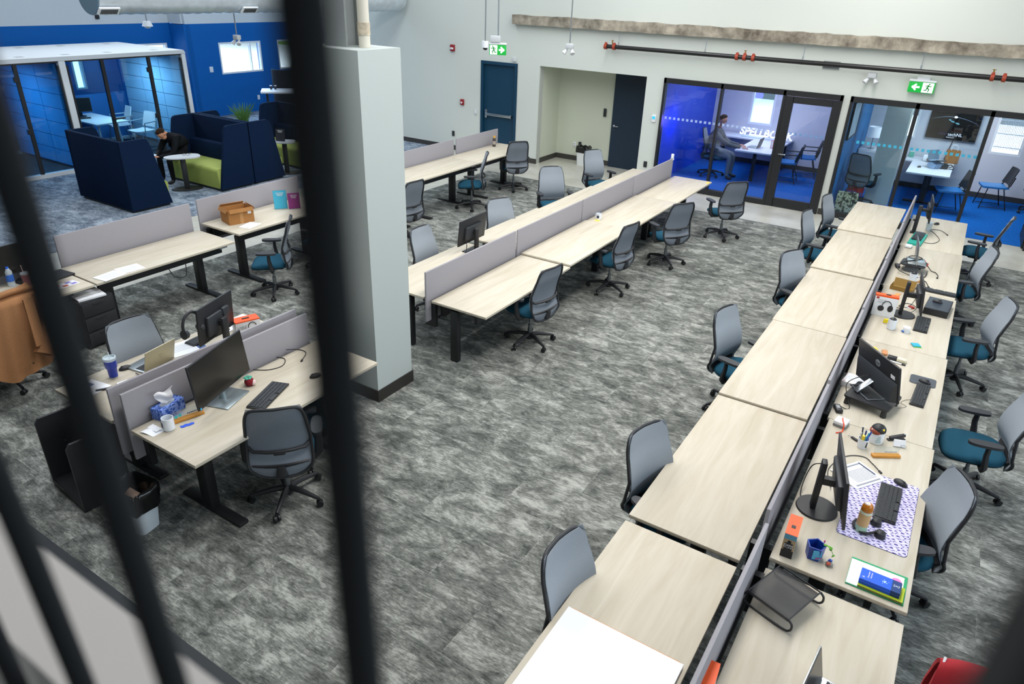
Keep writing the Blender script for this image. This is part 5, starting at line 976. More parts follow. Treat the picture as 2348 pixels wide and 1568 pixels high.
h4 = thing('headphones', 'black headphones hanging on the corner of the back-turned monitor', 'headphones', (-5.43, 3.30, ZB + .34), R(100)); part(h4, 'headband', BLACKP, lambda b: b.tube([(.10 * math.sin(a), 0, .12 * math.cos(a)) for a in [R(q) for q in range(-110, 111, 11)]], .012, n=8, flat=1.2)); [part(h4, 'ear_cup', DARKP, lambda b: b.cyl((s * .105, 0, -.06), (s * .07, 0, -.065), .044, .038, n=20)) for s in (-1, 1)]
b3 = card_box('headphone_box', 'white box with orange lid and black headphones printed behind the tall monitor', (-5.54, 3.94, ZB), R(70), (.24, .12, .13), WHITE, .012, ORANGE); part(b3, 'hang_tab', BLACKP, lambda b: b.box((0, 0, .134), (.07, .02, .008), bev=.002)); part(b3, 'picture_headphones', BLACKP, lambda b: b.tube([(.04 + .04 * math.sin(a), -.061, .06 + .045 * math.cos(a)) for a in [R(q) for q in range(-100, 101, 20)]], .01, flat=.3)); letters('VIBE', .05, INK, b3, (-.06, -.0615, .06), (R(90), 0, 0))
sheet_thing('white_board', 'flat white panel lying behind the orange-lidded box', 'board', (-5.76, 3.98, ZB), R(5), .2, .36, .006, PAPER)
keyboard('black keyboard half hidden behind the back-turned monitor', (-5.72, 3.62, ZB), R(185), .44, .13)
# floor things near the front-left pair
bn = thing('trash_bin', 'white trash bin with shiny black liner beside the desk leg', 'trash bin', (-4.70, 2.12, .006), R(10))
def sqr(s_, z, n=20, e=.35): return [(s_ * math.copysign(abs(math.cos(q)) ** e, math.cos(q)), s_ * .8 * math.copysign(abs(math.sin(q)) ** e, math.sin(q)), z) for q in [2 * PI * k / n for k in range(n)]]
part(bn, 'bin', mat('pale_blue_white_bin', '#d3dce2', .4), lambda b: b.rings([sqr(.11, 0), sqr(.145, .34), sqr(.137, .34), sqr(.103, .01)]))
random.seed(3)
LINER = mat('black_liner', '#121314', .18)
part(bn, 'liner', LINER, lambda b: b.rings([[(x * (1 + random.uniform(-.03, .03)), y * (1 + random.uniform(-.03, .03)), z + random.uniform(-.02, .015)) for x, y, z in sqr(s_, z0, 36)] for s_, z0 in ((.150, .22), (.160, .30), (.166, .35), (.172, .40), (.15, .42), (.125, .36), (.10, .26), (.06, .2))]), sharp=.9)
part(bn, 'paper_cup_waste', mat('brown_paper_waste', '#a58a78', .8), lambda b: b.ball((.02, -.02, .29), .06, (1, .8, .7)).box((-.05, .02, .28), (.1, .07, .05), (.4, .5, .2), bev=.01))
pf = thing('open_cabinet', 'dark open-fronted cabinet standing on the carpet at the left of the front desks', 'cabinet', (-5.47, 2.16, .006), R(-5)); CAB = mat('graphite_cabinet', '#232427', .45)
for s in (-1, 1): part(pf, 'side_panel', CAB, lambda b: b.rings([[(s * .28 + q, -.19, .02), (s * .28 + q, -.19, .62), (s * .28 + q, -.16, .66), (s * .28 + q, .20, .66), (s * .28 + q, .20, .02)] for q in (-.012, .012)]), sharp=.4)
part(pf, 'back_panel', CAB, lambda b: b.box((0, .19, .34), (.54, .02, .64))); part(pf, 'bottom_panel', CAB, lambda b: b.box((0, 0, .05), (.54, .36, .03))); part(pf, 'kick_plate', BLACK, lambda b: b.box((0, -.18, .03), (.56, .02, .06)))
for k in range(5): part(pf, 'shelf_pin', SILV, lambda b: b.cyl((-.268, -.02, .2 + k * .06), (-.258, -.02, .2 + k * .06), .004, n=8))
bn2 = thing('trash_bin', 'white trash bin with black liner in the alcove corner', 'trash bin', (-7.88, 15.85, 0), R(0)); part(bn2, 'bin', mat('white_bin', '#d5d8d5', .4), lambda b: b.rings([sqr(.13, 0), sqr(.16, .42), sqr(.15, .42), sqr(.12, .01)])); part(bn2, 'liner', LINER, lambda b: b.rings([[(x * (1 + random.uniform(-.06, .06)), y * (1 + random.uniform(-.06, .06)), z + random.uniform(-.03, .03)) for x, y, z in sqr(s_, z0, 24)] for s_, z0 in ((.165, .33), (.172, .42), (.17, .45), (.13, .46), (.1, .38))]), sharp=.9)
# red jacket on a chair at the bottom right
rj = place('office chair under the red jacket at the bottom right corner', .80, 2.85, 268)
JP = bez([(-.33, 0, .08), (-.37, 0, .40), (-.37, 0, .60), (-.32, 0, .672), (-.25, 0, .62), (-.19, 0, .40), (-.16, 0, .16)], 6)
def jacket_fn(u, v):
    p = JP[min(len(JP) - 1, int(round(v * (len(JP) - 1))))]; e = abs(v - .5) * 2
    return (p.x + .10 * (u - .5) ** 2 + .012 * math.sin(u * 20 + v * 3) * e, (u - .5) * (.44 + .10 * e), p.z - .10 * abs(u - .5) ** 2.2 * 2)
jk = thing('jacket', 'red jacket hung over a chair back at the bottom right corner', 'jacket', (.80, 2.85, .45), R(268)); JR = mat('red_fabric', '#9c1620', .85, noise=.05, nscale=60)
part(jk, 'jacket_body', JR, lambda b: b.sheet(jacket_fn, 24, 24, .02), sharp=1.4); part(jk, 'white_piping', WHITE, lambda b: b.tube(bez([(-.31, -.21, .655), (-.235, -.215, .58), (-.19, -.225, .42), (-.165, -.24, .2)], 6), .006)); part(jk, 'sleeve', JR, lambda b: b.tube(bez([(-.28, .2, .60), (-.26, .27, .42), (-.24, .27, .15)], 6), .055, n=10), sharp=1.4)

# ================================================================== lounge
def sofa(label, loc, rz, W_=1.72):
    """back at local y=0, opening towards -y; loc is the middle of the back foot"""
    t = thing('high_back_sofa', label, 'sofa', loc, rz, 'navy high-back lounge sofas'); H = 1.27
    def side(b, x0, x1):
        pts = [(0, .04), (0, H), (-.46, H), (-.52, H - .02), (-.555, H - .08), (-.80, .04)]
        b.rings([[(x0, y, z) for y, z in pts], [(x1, y, z) for y, z in pts]])
    part(t, 'back_panel', NAVY, lambda b: b.box((0, -.04, H / 2 + .02), (W_ - .12, .08, H - .04), bev=.012))
    part(t, 'side_panel', NAVY, lambda b: side(b, -W_ / 2, -W_ / 2 + .06), sharp=.4); part(t, 'side_panel', NAVY, lambda b: side(b, W_ / 2 - .06, W_ / 2), sharp=.4)
    part(t, 'seat_base', LIME, lambda b: b.rings([[(x, -.22, .05), (x, -.22, .47), (x, -.76, .455), (x, -.80, .43), (x, -.81, .38), (x, -.78, .05)] for x in (-W_ / 2 + .065, W_ / 2 - .065)]), sharp=.9)
    part(t, 'back_cushion', NAVY, lambda b: b.box((0, -.17, .62), (W_ - .14, .18, .36), (R(-6), 0, 0), bev=.04, seg=3))
    part(t, 'plinth', BLACK, lambda b: b.box((0, -.40, .022), (W_ - .1, .74, .044))); return t
sofa('navy high-back sofa seen from behind, nearest of the lounge sofas', (-13.23, 6.82, .006), R(180))
sofa('navy high-back sofa the man in black is sitting on', (-13.24, 9.53, .006), 0)
sofa('navy high-back sofa back to back with the one the man sits on', (-13.24, 9.56, .006), R(180))
sofa('navy high-back sofa farthest away, facing the small sign table', (-13.30, 11.86, .006), 0)
OT = mat('pale_grey_tabletop', '#b9bec3', .4)
def ped_table(label, loc, rz, a, c, h):
    t = thing('side_table', label, 'table', loc, rz, 'small pedestal tables')
    part(t, 'tabletop', OT, lambda b: b.prism([(a * math.copysign(abs(math.cos(q)) ** .75, math.cos(q)), c * math.copysign(abs(math.sin(q)) ** .75, math.sin(q)) * (1 + .18 * math.cos(q))) for q in [2 * PI * k / 32 for k in range(32)]], h - .022, h))
    part(t, 'pedestal', BLACK, lambda b: b.box((0, 0, h / 2), (.10, .06, h - .03), bev=.008)); part(t, 'foot_plate', BLACK, lambda b: b.prism([(.30 * math.cos(q), .2 * math.sin(q)) for q in [2 * PI * k / 20 for k in range(20)]], 0, .014)); return t
ped_table('pale oval pedestal table in front of the man in black', (-13.13, 8.46, .006), R(65), .34, .2, .66)
ped_table('small pale pedestal table holding the black sign', (-12.66, 10.66, .006), R(40), .24, .19, .70)
gl = thing('eyeglasses', 'black eyeglasses lying on the pale oval table', 'eyeglasses', (-13.13, 8.55, .668), R(40)); part(gl, 'rims', BLACKP, lambda b: [b.tube([(s * .035 + .027 * math.cos(q), 0, .022 + .02 * math.sin(q)) for q in [k * PI / 8 for k in range(16)]], .003, loop=True) for s in (-1, 1)]); [part(gl, 'temple', BLACKP, lambda b: b.cyl((s * .062, 0, .026), (s * .06, .13, .006), .003, n=6)) for s in (-1, 1)]
sg = sign_stand('black counter sign on the small pale pedestal table', (-12.70, 10.60, .708), R(-58), .2, .26, mat('black_sign', '#2a2d33', .4), mat('pale_square_grey', '#aab2c4', .6))
gp = thing('potted_grass', 'green ornamental grass in a pot behind the sofas', 'plant', (-16.1, 12.3, .006)); part(gp, 'pot', mat('grey_planter', '#6f7476', .6), lambda b: b.lathe((0, 0, 0), [(0, 0), (.16, 0), (.2, .42), (.18, .42), (.16, .38), (0, .38)])); random.seed(11)
def blades(b):
    for k in range(90):
        a = random.uniform(0, 2 * PI); r = random.uniform(.0, .11); l = random.uniform(.35, .62); o = random.uniform(.05, .3)
        p = [(r * math.cos(a), r * math.sin(a), .36), ((r + o * .35) * math.cos(a), (r + o * .35) * math.sin(a), .36 + l * .6), ((r + o) * math.cos(a), (r + o) * math.sin(a), .36 + l)]
        b.tube(bez(p, 3), [.008] * 3 + [.006] * 3 + [.001], n=4, flat=.4)
part(gp, 'leaves', mat('grass_green', '#4f7a2c', .6, noise=.2, nscale=3), blades)
ht = thing('high_table', 'white-topped high table with two drinks by the lounge window', 'table', (-16.7, 14.3, .006), R(47)); part(ht, 'tabletop', WHITE, lambda b: b.box((0, 0, 1.03), (1.3, .7, .05), bev=.006)); [part(ht, 'leg', BLACK, lambda b: b.box((s * .5, 0, .5), (.06, .06, 1.0))) for s in (-1, 1)]; part(ht, 'base', BLACK, lambda b: b.box((0, 0, .02), (1.1, .5, .03)))
for i, (x, y) in enumerate(((-17.07, 14.12), (-16.98, 14.2))):
    c = thing('drink_cup', ('left' if i == 0 else 'right') + ' of two dark drink cups with white lids on the high table', 'cup', (x, y, 1.062), 0, 'drinks on the high table'); part(c, 'cup', mat('dark_cup', '#2b2e3a', .4), lambda b: b.cyl((0, 0, 0), (0, 0, .09), .028, .035)); part(c, 'lid', WHITE, lambda b: b.cyl((0, 0, .09), (0, 0, .105), .038))
hc = thing('high_back_chair', 'dark high-back chair behind the high table', 'chair', (-17.5, 15.1, .006), R(140)); DGF = mat('charcoal_felt', '#23272f', .9); part(hc, 'shell', DGF, lambda b: b.sheet(lambda u, v: (.35 * math.cos(PI * (.5 + u)) * 1, .4 * math.sin(PI * (u - .5)) , .4 + 1.1 * v), 14, 4, .05)); part(hc, 'seat', DGF, lambda b: b.box((.08, 0, .6), (.5, .6, .14), bev=.03)); part(hc, 'leg_frame', BLACK, lambda b: [b.cyl((x, y, 0), (x * .7, y * .7, .55), .015) for x in (-.25, .3) for y in (-.25, .25)])

# ================================================================== booth
BX0, BX1, BY0, BY1 = -18.66, -16.0, 5.15, 10.86
bo = thing('meeting_booth', 'white-framed double glass meeting booth against the blue wall', 'booth', (0, 0, .006)); BW = mat('booth_white', '#d4d8da', .45)
def roofring(x, i=0): return [(x, y, z) for y, z in ((BY0 + i, 2.245), (BY0 + i, 2.27), (BY0 + .04 + i, 2.325), (BY1 - .04 - i, 2.325), (BY1 - i, 2.27), (BY1 - i, 2.245))]
part(bo, 'roof', BW, lambda b: b.rings([roofring(BX0), roofring(BX1)]))
def fr(b):
    for y0, y1 in ((BY0, BY0 + .08), (7.95, 8.09), (BY1 - .11, BY1)): b.box((BX1 - .06, (y0 + y1) / 2, 1.122), (.12, y1 - y0, 2.244), bev=.02)
    b.box((BX1 - .06, (BY0 + BY1) / 2, .04), (.12, BY1 - BY0 - .1, .08)).box((BX0 + .06, (BY0 + BY1) / 2, .04), (.12, BY1 - BY0 - .1, .08))
part(bo, 'frame', BW, fr)
part(bo, 'roof_vents', mat('vent_dark', '#6a7076', .6), lambda b: [b.box((x + dx_, y, 2.3255), (.03, .16, .003)) for x in (-18.3, -16.4) for y in (5.6, 6.6, 7.4, 8.3, 9.2, 10.3) for dx_ in (0, .09)])
TB = mat('blue_acoustic_tile', '#3a90cc', .8); TW = mat('pale_blue_acoustic_tile', '#8fc0e0', .8)
def tiles(b, y, x0, x1, s):
    n = 3; w = (x1 - x0) / n; h = 2.1 / 7
    for i in range(n):
        for k in range(7): b.box((x0 + w * (i + .5), y, .08 + h * (k + .5)), (w - .012, .05, h - .012))
part(bo, 'tile_wall', TB, lambda b: tiles(b, 7.92, BX0 + .1, BX1 - .14, 1)); part(bo, 'tile_wall', TW, lambda b: tiles(b, BY1 - .1, BX0 + .1, BX1 - .14, 1))
part(bo, 'end_wall', BW, lambda b: b.box(((BX0 + BX1) / 2, BY1 - .04, 1.1), (BX1 - BX0 - .14, .05, 2.16)).box(((BX0 + BX1) / 2, BY0 + .03, 1.1), (BX1 - BX0 - .14, .05, 2.16)))
part(bo, 'dividing_wall', mat('booth_inner_blue', '#1c5f9a', .7), lambda b: b.box(((BX0 + BX1) / 2, 8.02, 1.1), (BX1 - BX0 - .14, .1, 2.2)))
part(bo, 'rear_panel', mat('booth_inner_blue', '#1c5f9a', .7), lambda b: b.box((BX0 + .04, 9.4, .62), (.04, 2.6, 1.1)).box((BX0 + .04, 6.55, 1.1), (.04, 2.6, 2.1)))
part(bo, 'rear_glass', BOOTHG, lambda b: b.box((BX0 + .05, 9.4, 1.68), (.012, 2.6, 1.0)))
def mulls(b):
    for y in (8.86, 9.93, 7.12): b.box((BX1 - .04, y, 1.14), (.05, .07, 2.16))
    for a, c in ((8.10, 10.74), (5.24, 7.94)): b.box((BX1 - .04, (a + c) / 2, 2.23), (.06, c - a, .03)).box((BX1 - .04, a + .015, 1.11), (.06, .03, 2.1)).box((BX1 - .04, c - .015, 1.11), (.06, .03, 2.1))
part(bo, 'door_frames', BLACK, mulls)
for a, c in ((8.13, 8.83), (8.9, 9.89), (9.97, 10.71), (5.27, 7.08), (7.16, 7.91)): part(bo, 'glass_panel', BOOTHG, lambda b: b.box((BX1 - .04, (a + c) / 2, 1.14), (.012, c - a, 2.15)))
part(bo, 'door_handle', BLACK, lambda b: b.box((BX1 + .03, 8.95, 1.0), (.05, .26, .03)).box((BX1 + .0, 8.86, 1.0), (.08, .03, .05)))
for y, z in ((9.88, .95), (9.88, 1.95), (7.08, .95), (7.08, 1.95)): part(bo, 'hinge', BLACK, lambda b: b.box((BX1 - .01, y, z), (.05, .08, .10)))
part(bo, 'booth_floor', mat('booth_dark_floor', '#262b32', .8), lambda b: b.box(((BX0 + BX1) / 2, (BY0 + BY1) / 2, .012), (BX1 - BX0 - .1, BY1 - BY0 - .1, .02)))
tb2 = thing('booth_table', 'white table inside the glass booth', 'table', (-17.8, 9.35, .03)); part(tb2, 'tabletop', mat('table_white', '#dfe6ea', .35), lambda b: b.box((0, 0, .70), (1.6, .78, .03), bev=.004)); [part(tb2, 'leg', mat('pale_table_leg', '#b9c4cc', .4), lambda b: b.cyl((sx * .62, sy * .26, 0), (sx * .55, sy * .22, .69), .025)) for sx in (-1, 1) for sy in (-1, 1)]
monitor('computer_monitor', 'black monitor on the white table inside the booth', (-18.2, 9.28, .746), R(-25), .52, .32, .11, R(4), neckx=-.06)
bk2 = keyboard('black keyboard on the white table inside the booth', (-17.95, 9.12, .746), R(-20), .44, .13)
def guest_chair(name, label, loc, rz, seatm, backm, legm, arms, group):
    t = thing(name, label, 'chair', loc, rz, group)
    part(t, 'seat', seatm, lambda b: b.sheet(lambda u, v: ((u - .5) * .46 + .02, (v - .5) * .46, .45 + .02 * (2 * v - 1) ** 2 - .04 * max(0, u - .7) - .015 * math.sin(PI * u)), 10, 8, .035), sharp=1.2)
    part(t, 'backrest', backm, lambda b: b.sheet(lambda u, v: (-.22 - .10 * v + .04 * (2 * u - 1) ** 2, (u - .5) * (.46 - .04 * v), .52 + .34 * v), 8, 8, .022), sharp=1.2)
    [part(t, 'back_upright', legm, lambda b: b.tube([(-.15, s * .2, .44), (-.22, s * .21, .52), (-.27, s * .2, .7)], .014, n=8)) for s in (-1, 1)]
    for s in (-1, 1):
        part(t, 'leg', legm, lambda b: b.tube([(.17, s * .2, .44), (.24, s * .23, .0)], .011, n=8)); part(t, 'leg', legm, lambda b: b.tube([(-.13, s * .2, .44), (-.27, s * .23, .0)], .011, n=8))
        part(t, 'stretcher', legm, lambda b: b.tube([(.235, s * .228, .04), (-.26, s * .228, .04)], .007, n=6))
        if arms: part(t, 'armrest', legm, lambda b: b.tube([(.12, s * .24, .44), (.12, s * .27, .66), (-.24, s * .25, .67)], .014, n=8))
    return t
PW = mat('pale_chair_white', '#c9d4dc', .5); PL = mat('pale_chair_leg', '#9fb0bd', .3, .5)
guest_chair('booth_chair', 'white armchair at the far side of the booth table', (-18.1, 10.12, .03), R(-105), PW, PW, PL, True, 'white booth chairs'); guest_chair('booth_chair', 'white armchair nearest the booth glass', (-16.95, 10.02, .03), R(-85), PW, PW, PL, True, 'white booth chairs'); guest_chair('booth_chair', 'white armchair half hidden behind the nearest navy sofa', (-16.8, 8.62, .03), R(80), PW, PW, PL, True, 'white booth chairs')

# ================================================================== meeting rooms behind glass
MT = mat('meeting_table_white', '#d8d8de', .35)
t = thing('meeting_table', 'white L-shaped table in the left meeting room', 'table', (0, 0, .006)); part(t, 'tabletop', MT, lambda b: b.prism([(-4.42, 16.66), (-3.62, 16.72), (-3.60, 18.95), (-5.45, 18.95), (-5.45, 18.28), (-4.42, 18.28)], .70, .73)); [part(t, 'leg', BLACK, lambda b: b.box((x, y, .35), (.07, .07, .70))) for x, y in ((-4.02, 17.0), (-3.75, 18.8), (-5.3, 18.8))]; part(t, 'crossbeam', BLACK, lambda b: b.box((-4.02, 17.9, .66), (.06, 1.8, .06)))
ne = thing('neon_sign', 'glowing white script sign standing on the table by the window', 'neon sign', (-4.20, 18.42, .737), R(-3)); NEON = mat('neon_white', '#ffffff', .4, emit='#d9ccff', es=3.2)
letters('SPELLBOOK', .245, NEON, ne, (0, 0, .14), (R(90), 0, 0), 'neon_letters', shear=.18, bev=.0065); part(ne, 'base_rail', ACRYL, lambda b: b.box((0, .02, .01), (1.2, .08, .02)))
l5 = thing('laptop', 'open dark laptop on the table in the left meeting room', 'laptop', (-4.15, 17.28, .737), R(178), 'laptops'); part(l5, 'keyboard_deck', SILV, lambda b: b.box((.0, 0, .008), (.24, .33, .014), bev=.004)); part(l5, 'lid', BLACKP, lambda b: b.box((-.14, 0, .12), (.008, .33, .22), (0, R(-14), 0))); part(l5, 'screen', mat('lit_screen', '#39404e', .3, emit='#5a6a88', es=.4), lambda b: b.box((-.135, 0, .12), (.004, .31, .2), (0, R(-14), 0)))
rc = thing('table_card', 'red printed card block on the table behind the door post', 'card', (-3.72, 17.45, .737), R(10)); part(rc, 'card', mat('bright_red_card', '#d2293a', .5), lambda b: b.box((0, 0, .09), (.18, .05, .17))); part(rc, 'white_strip', WHITE, lambda b: b.box((-.06, -.026, .09), (.04, .003, .16)))
GC = 'blue guest chairs in the meeting rooms'; BS = mat('azure_seat', '#1668a8', .5); BKB = mat('black_backrest', '#1d1f24', .5)
guest_chair('guest_chair', 'dark-backed guest chair right of the table in the left meeting room', (-3.38, 17.55, .006), R(185), BS, BKB, BLACK, True, GC); guest_chair('guest_chair', 'guest chair half hidden behind the door post in the left meeting room', (-3.12, 18.4, .006), R(190), BS, BKB, BLACK, True, GC)
guest_chair('guest_chair', 'azure-seated guest chair in front of the table in the right meeting room', (.03, 17.12, .006), R(195), BS, BKB, BLACK, False, GC); guest_chair('guest_chair', 'azure-seated guest chair under the right meeting room window', (.80, 18.2, .006), R(195), BS, BKB, BLACK, False, GC)
place('office chair the person in grey sits on', -4.98, 16.93, 8, 'office chairs in the meeting rooms')
place('black-backed office chair behind the left pane of the right meeting room', -1.62, 16.55, 70, 'office chairs in the meeting rooms')
place('black office chair at the far right of the right meeting room', 1.62, 18.2, 120, 'office chairs in the meeting rooms')
rd = thing('red_cloth', 'red cloth hanging under the black-backed office chair', 'cloth', (-1.66, 16.4, .30), R(70)); part(rd, 'cloth', mat('vivid_red_cloth', '#c22a2c', .8), lambda b: b.sheet(lambda u, v: (-.05 + .02 * math.sin(u * 14), (u - .5) * .36, .12 * v), 12, 4, .01)); part(rd, 'fringe', mat('vivid_red_cloth', '#c22a2c', .8), lambda b: [b.box((-.05, -.16 + k * .04, -.03), (.01, .015, .07)) for k in range(9)])
t = thing('meeting_table', 'white desk with laptop stand in the right meeting room', 'table', (0, 0, .006)); part(t, 'tabletop', MT, lambda b: b.prism([(-.87, 16.95), (-.06, 17.0), (-.06, 18.95), (-1.02, 18.95), (-1.02, 18.35), (-.87, 18.35)], .70, .73)); part(t, 'leg', BLACK, lambda b: b.box((-.46, 17.55, .35), (.12, .1, .70))); part(t, 'foot', BLACK, lambda b: b.box((-.46, 17.55, .02), (.7, .1, .03))); part(t, 'leg', BLACK, lambda b: b.box((-.46, 18.7, .35), (.1, .1, .70)))
ls2 = thing('laptop_stand', 'white and blue laptop riser holding a silver laptop', 'stand', (-.40, 17.75, .737), R(-40)); part(ls2, 'platform', SILV, lambda b: b.box((0, 0, .14), (.26, .3, .012), (0, R(-12), 0))); part(ls2, 'ribs', mat('pale_blue_ribs', '#a8c0dc', .5), lambda b: [b.box((-.0, -.1 + k * .04, .07), (.2, .012, .13), (0, R(20), 0)) for k in range(6)])
l6 = thing('laptop', 'silver laptop on the riser in the right meeting room', 'laptop', (-.40, 17.75, .90), R(-40), 'laptops'); part(l6, 'keyboard_deck', SILV, lambda b: b.box((0, 0, .0), (.22, .3, .012), (0, R(-12), 0))); part(l6, 'lid', mat('blue_silver', '#8fa6b8', .35, .6), lambda b: b.box((-.11, 0, .10), (.008, .3, .21), (0, R(-14), 0)))
mouse('black mouse left of the laptop riser in the right meeting room', (-.68, 17.62, .737), R(60)); bb_ = thing('black_case', 'black case under the laptop in the right meeting room', 'case', (-.27, 17.85, .737), R(10)); part(bb_, 'case', BLACKP, lambda b: b.box((0, 0, .05), (.22, .2, .1), bev=.02)); part(bb_, 'strap', BLACKP, lambda b: b.tube(bez([(.1, 0, .05), (.18, .05, .08), (.22, -.05, .02), (.12, -.1, .02)], 5), .008))
hdw = thing('camera_gear', 'white handset cradle at the back of the right meeting room desk', 'device', (-.55, 18.45, .737), 0); part(hdw, 'body', WHITE, lambda b: b.box((0, 0, .07), (.28, .16, .14), bev=.03)); part(hdw, 'lens', mat('brown_lens', '#6a5648', .4), lambda b: b.cyl((-.02, -.08, .06), (-.02, -.11, .06), .04))
pb = thing('paper_bag', 'brown paper bag with white handles under the wall screen', 'bag', (-.14, 18.62, .737), R(8)); part(pb, 'bag', mat('brown_paper_bag', '#a06a34', .8), lambda b: b.box((0, 0, .14), (.26, .16, .28), bev=.004)); [part(pb, 'handle', WHITE, lambda b: b.tube(bez([(-.06, y, .27), (-.05, y, .38), (.05, y, .38), (.06, y, .27)], 5), .006)) for y in (-.06, .06)]
gt = thing('green_packet', 'small mint green packet at the left of the right meeting room desk', 'packet', (-.95, 18.75, .737), R(15)); part(gt, 'packet', mat('mint_packet', '#4cae96', .6), lambda b: b.box((0, 0, .06), (.1, .06, .12), bev=.006)); part(gt, 'flap', WHITE, lambda b: b.box((0, 0, .125), (.09, .03, .01)))
cable('black cords curled right of the laptop riser', [(-.2, 18.0, .745), (-.08, 18.1, .745), (-.12, 18.3, .75), (-.2, 18.15, .75), (-.1, 18.0, .745)], .006)
cable('black cable running down from the wall screen', [(-.22, 18.97, 1.2), (-.25, 18.96, 1.0), (-.29, 18.95, .74)], .008)
tv = thing('wall_screen', 'large black wall screen showing a planet horizon and white lettering', 'screen', (-.30, 18.95, 1.48)); part(tv, 'housing', BLACK, lambda b: b.box((0, 0, 0), (1.0, .06, .60), bev=.006)); part(tv, 'display', mat('tv_black', '#0b0a0c', .2, emit='#171418', es=.3), lambda b: b.box((0, -.031, 0), (.98, .004, .58)))
part(tv, 'horizon_arc', mat('tv_arc', '#cfe2ff', .4, emit='#b8d4ff', es=.9), lambda b: b.tube([(-.47 + .94 * k / 20, -.034, .19 - .10 * (k / 20 - .45) ** 2 * 4) for k in range(21)], [.001 + .006 * math.sin(PI * k / 20) for k in range(21)], n=6, flat=.3)); part(tv, 'sun_flare', mat('tv_sun', '#ffffff', .4, emit='#ffffff', es=2.5), lambda b: b.ball((.0, -.034, .19), .022, (1.5, .1, 1)))
part(tv, 'planet_patches', mat('tv_teal', '#5f9aa8', .5, emit='#4f8a98', es=.5), lambda b: [b.ball(p, .03, (s, .06, .5), (0, .25, 0)) for p, s in (((-.04, -.033, .09), 1.4), ((.06, -.033, .06), 1.6), ((-.1, -.033, .12), .9))])
TW_ = mat('tv_lettering', '#e8e8ee', .4, emit='#e8e8ee', es=.8); letters('techNL', .095, TW_, tv, (.08, -.034, -.185), (R(90), 0, 0)); letters('PODCAST', .035, TW_, tv, (.0, -.034, -.25), (R(90), 0, 0)); part(tv, 'wave_mark', mat('tv_violet', '#5a4a9a', .4, emit='#6a58b0', es=.6), lambda b: b.tube([(-.24 + .03 * k, -.034, -.20 + (.04 if k % 2 else 0)) for k in range(6)], .006, n=6, flat=.4))
pf_ = thing('framed_picture', 'black framed picture on the blue wall of the right meeting room', 'picture', (-1.995, 16.1, 1.78)); part(pf_, 'frame', BLACK, lambda b: b.box((.0, 0, 0), (.03, .95, .72)).box((.02, 0, .345), (.02, .95, .03)).box((.02, 0, -.345), (.02, .95, .03)).box((.02, .46, 0), (.02, .03, .66)).box((.02, -.46, 0), (.02, .03, .66))); part(pf_, 'picture', mat('pale_print', '#c2d2da', .5, noise=.2, nscale=5), lambda b: b.box((.018, 0, 0), (.006, .90, .66)))
cbn = thing('low_cabinet', 'low white cabinet under the white lamp in the right meeting room', 'cabinet', (-1.78, 18.3, .006)); part(cbn, 'cabinet_body', MT, lambda b: b.box((0, 0, .45), (.42, .7, .9), bev=.006)); part(cbn, 'door', WHITE, lambda b: b.box((.0, -.355, .45), (.38, .012, .82)))
lm = thing('table_lamp', 'white drum-shade lamp behind the left pane of the right meeting room', 'lamp', (-1.76, 18.1, .912)); part(lm, 'lamp_shade', mat('white_drum_shade', '#e8ecf2', .7, emit='#dfe8f4', es=.35), lambda b: b.lathe((0, 0, 0), [(.15, .26), (.135, .48), (.13, .48), (.145, .26)])); part(lm, 'stem', CHROME, lambda b: b.cyl((0, 0, .02), (0, 0, .3), .01)); part(lm, 'base', CHROME, lambda b: b.cyl((0, 0, 0), (0, 0, .02), .07))
cbag = thing('tote_bag', 'camouflage tote bag on the floor behind the left pane', 'bag', (-1.72, 15.72, .006), R(8)); cm = mat('camouflage_print', '#8c8a6c', .9)
_nt = cm.node_tree; _tc = _nt.nodes.new('ShaderNodeTexCoord'); _n = _nt.nodes.new('ShaderNodeTexNoise'); _n.inputs['Scale'].default_value = 11; _n.inputs['Detail'].default_value = 4; _nt.links.new(_tc.outputs['Object'], _n.inputs['Vector']); _r = _nt.nodes.new('ShaderNodeValToRGB'); _r.color_ramp.interpolation = 'CONSTANT'; _e = _r.color_ramp.elements; _e[0].color = lin('#3f4034'); _e[1].position = .47; _e[1].color = lin('#b4ae8e'); _k = _e.new(.56); _k.color = lin('#d6d0b4'); _k = _e.new(.62); _k.color = lin('#77745a'); _nt.links.new(_n.outputs[0], _r.inputs[0]); _nt.links.new(_r.outputs[0], _nt.nodes['Principled BSDF'].inputs['Base Color'])
part(cbag, 'bag_body', cm, lambda b: b.rings([[(x * s_, y * s_ * q, z) for x, y in ((-.2, -.1), (.2, -.1), (.2, .1), (-.2, .1))] for s_, q, z in ((.9, 1, 0), (1, 1.1, .12), (1, .9, .3), (.95, .4, .40))]), sharp=.3)
for y in (-.07, .05): part(cbag, 'strap', BLACK, lambda b: b.tube(bez([(-.08, y - .04, .12), (-.07, y - .02, .40), (0, y - .06, .52), (.07, y - .02, .40), (.08, y - .04, .12)], 5), .012, n=6, flat=.5))

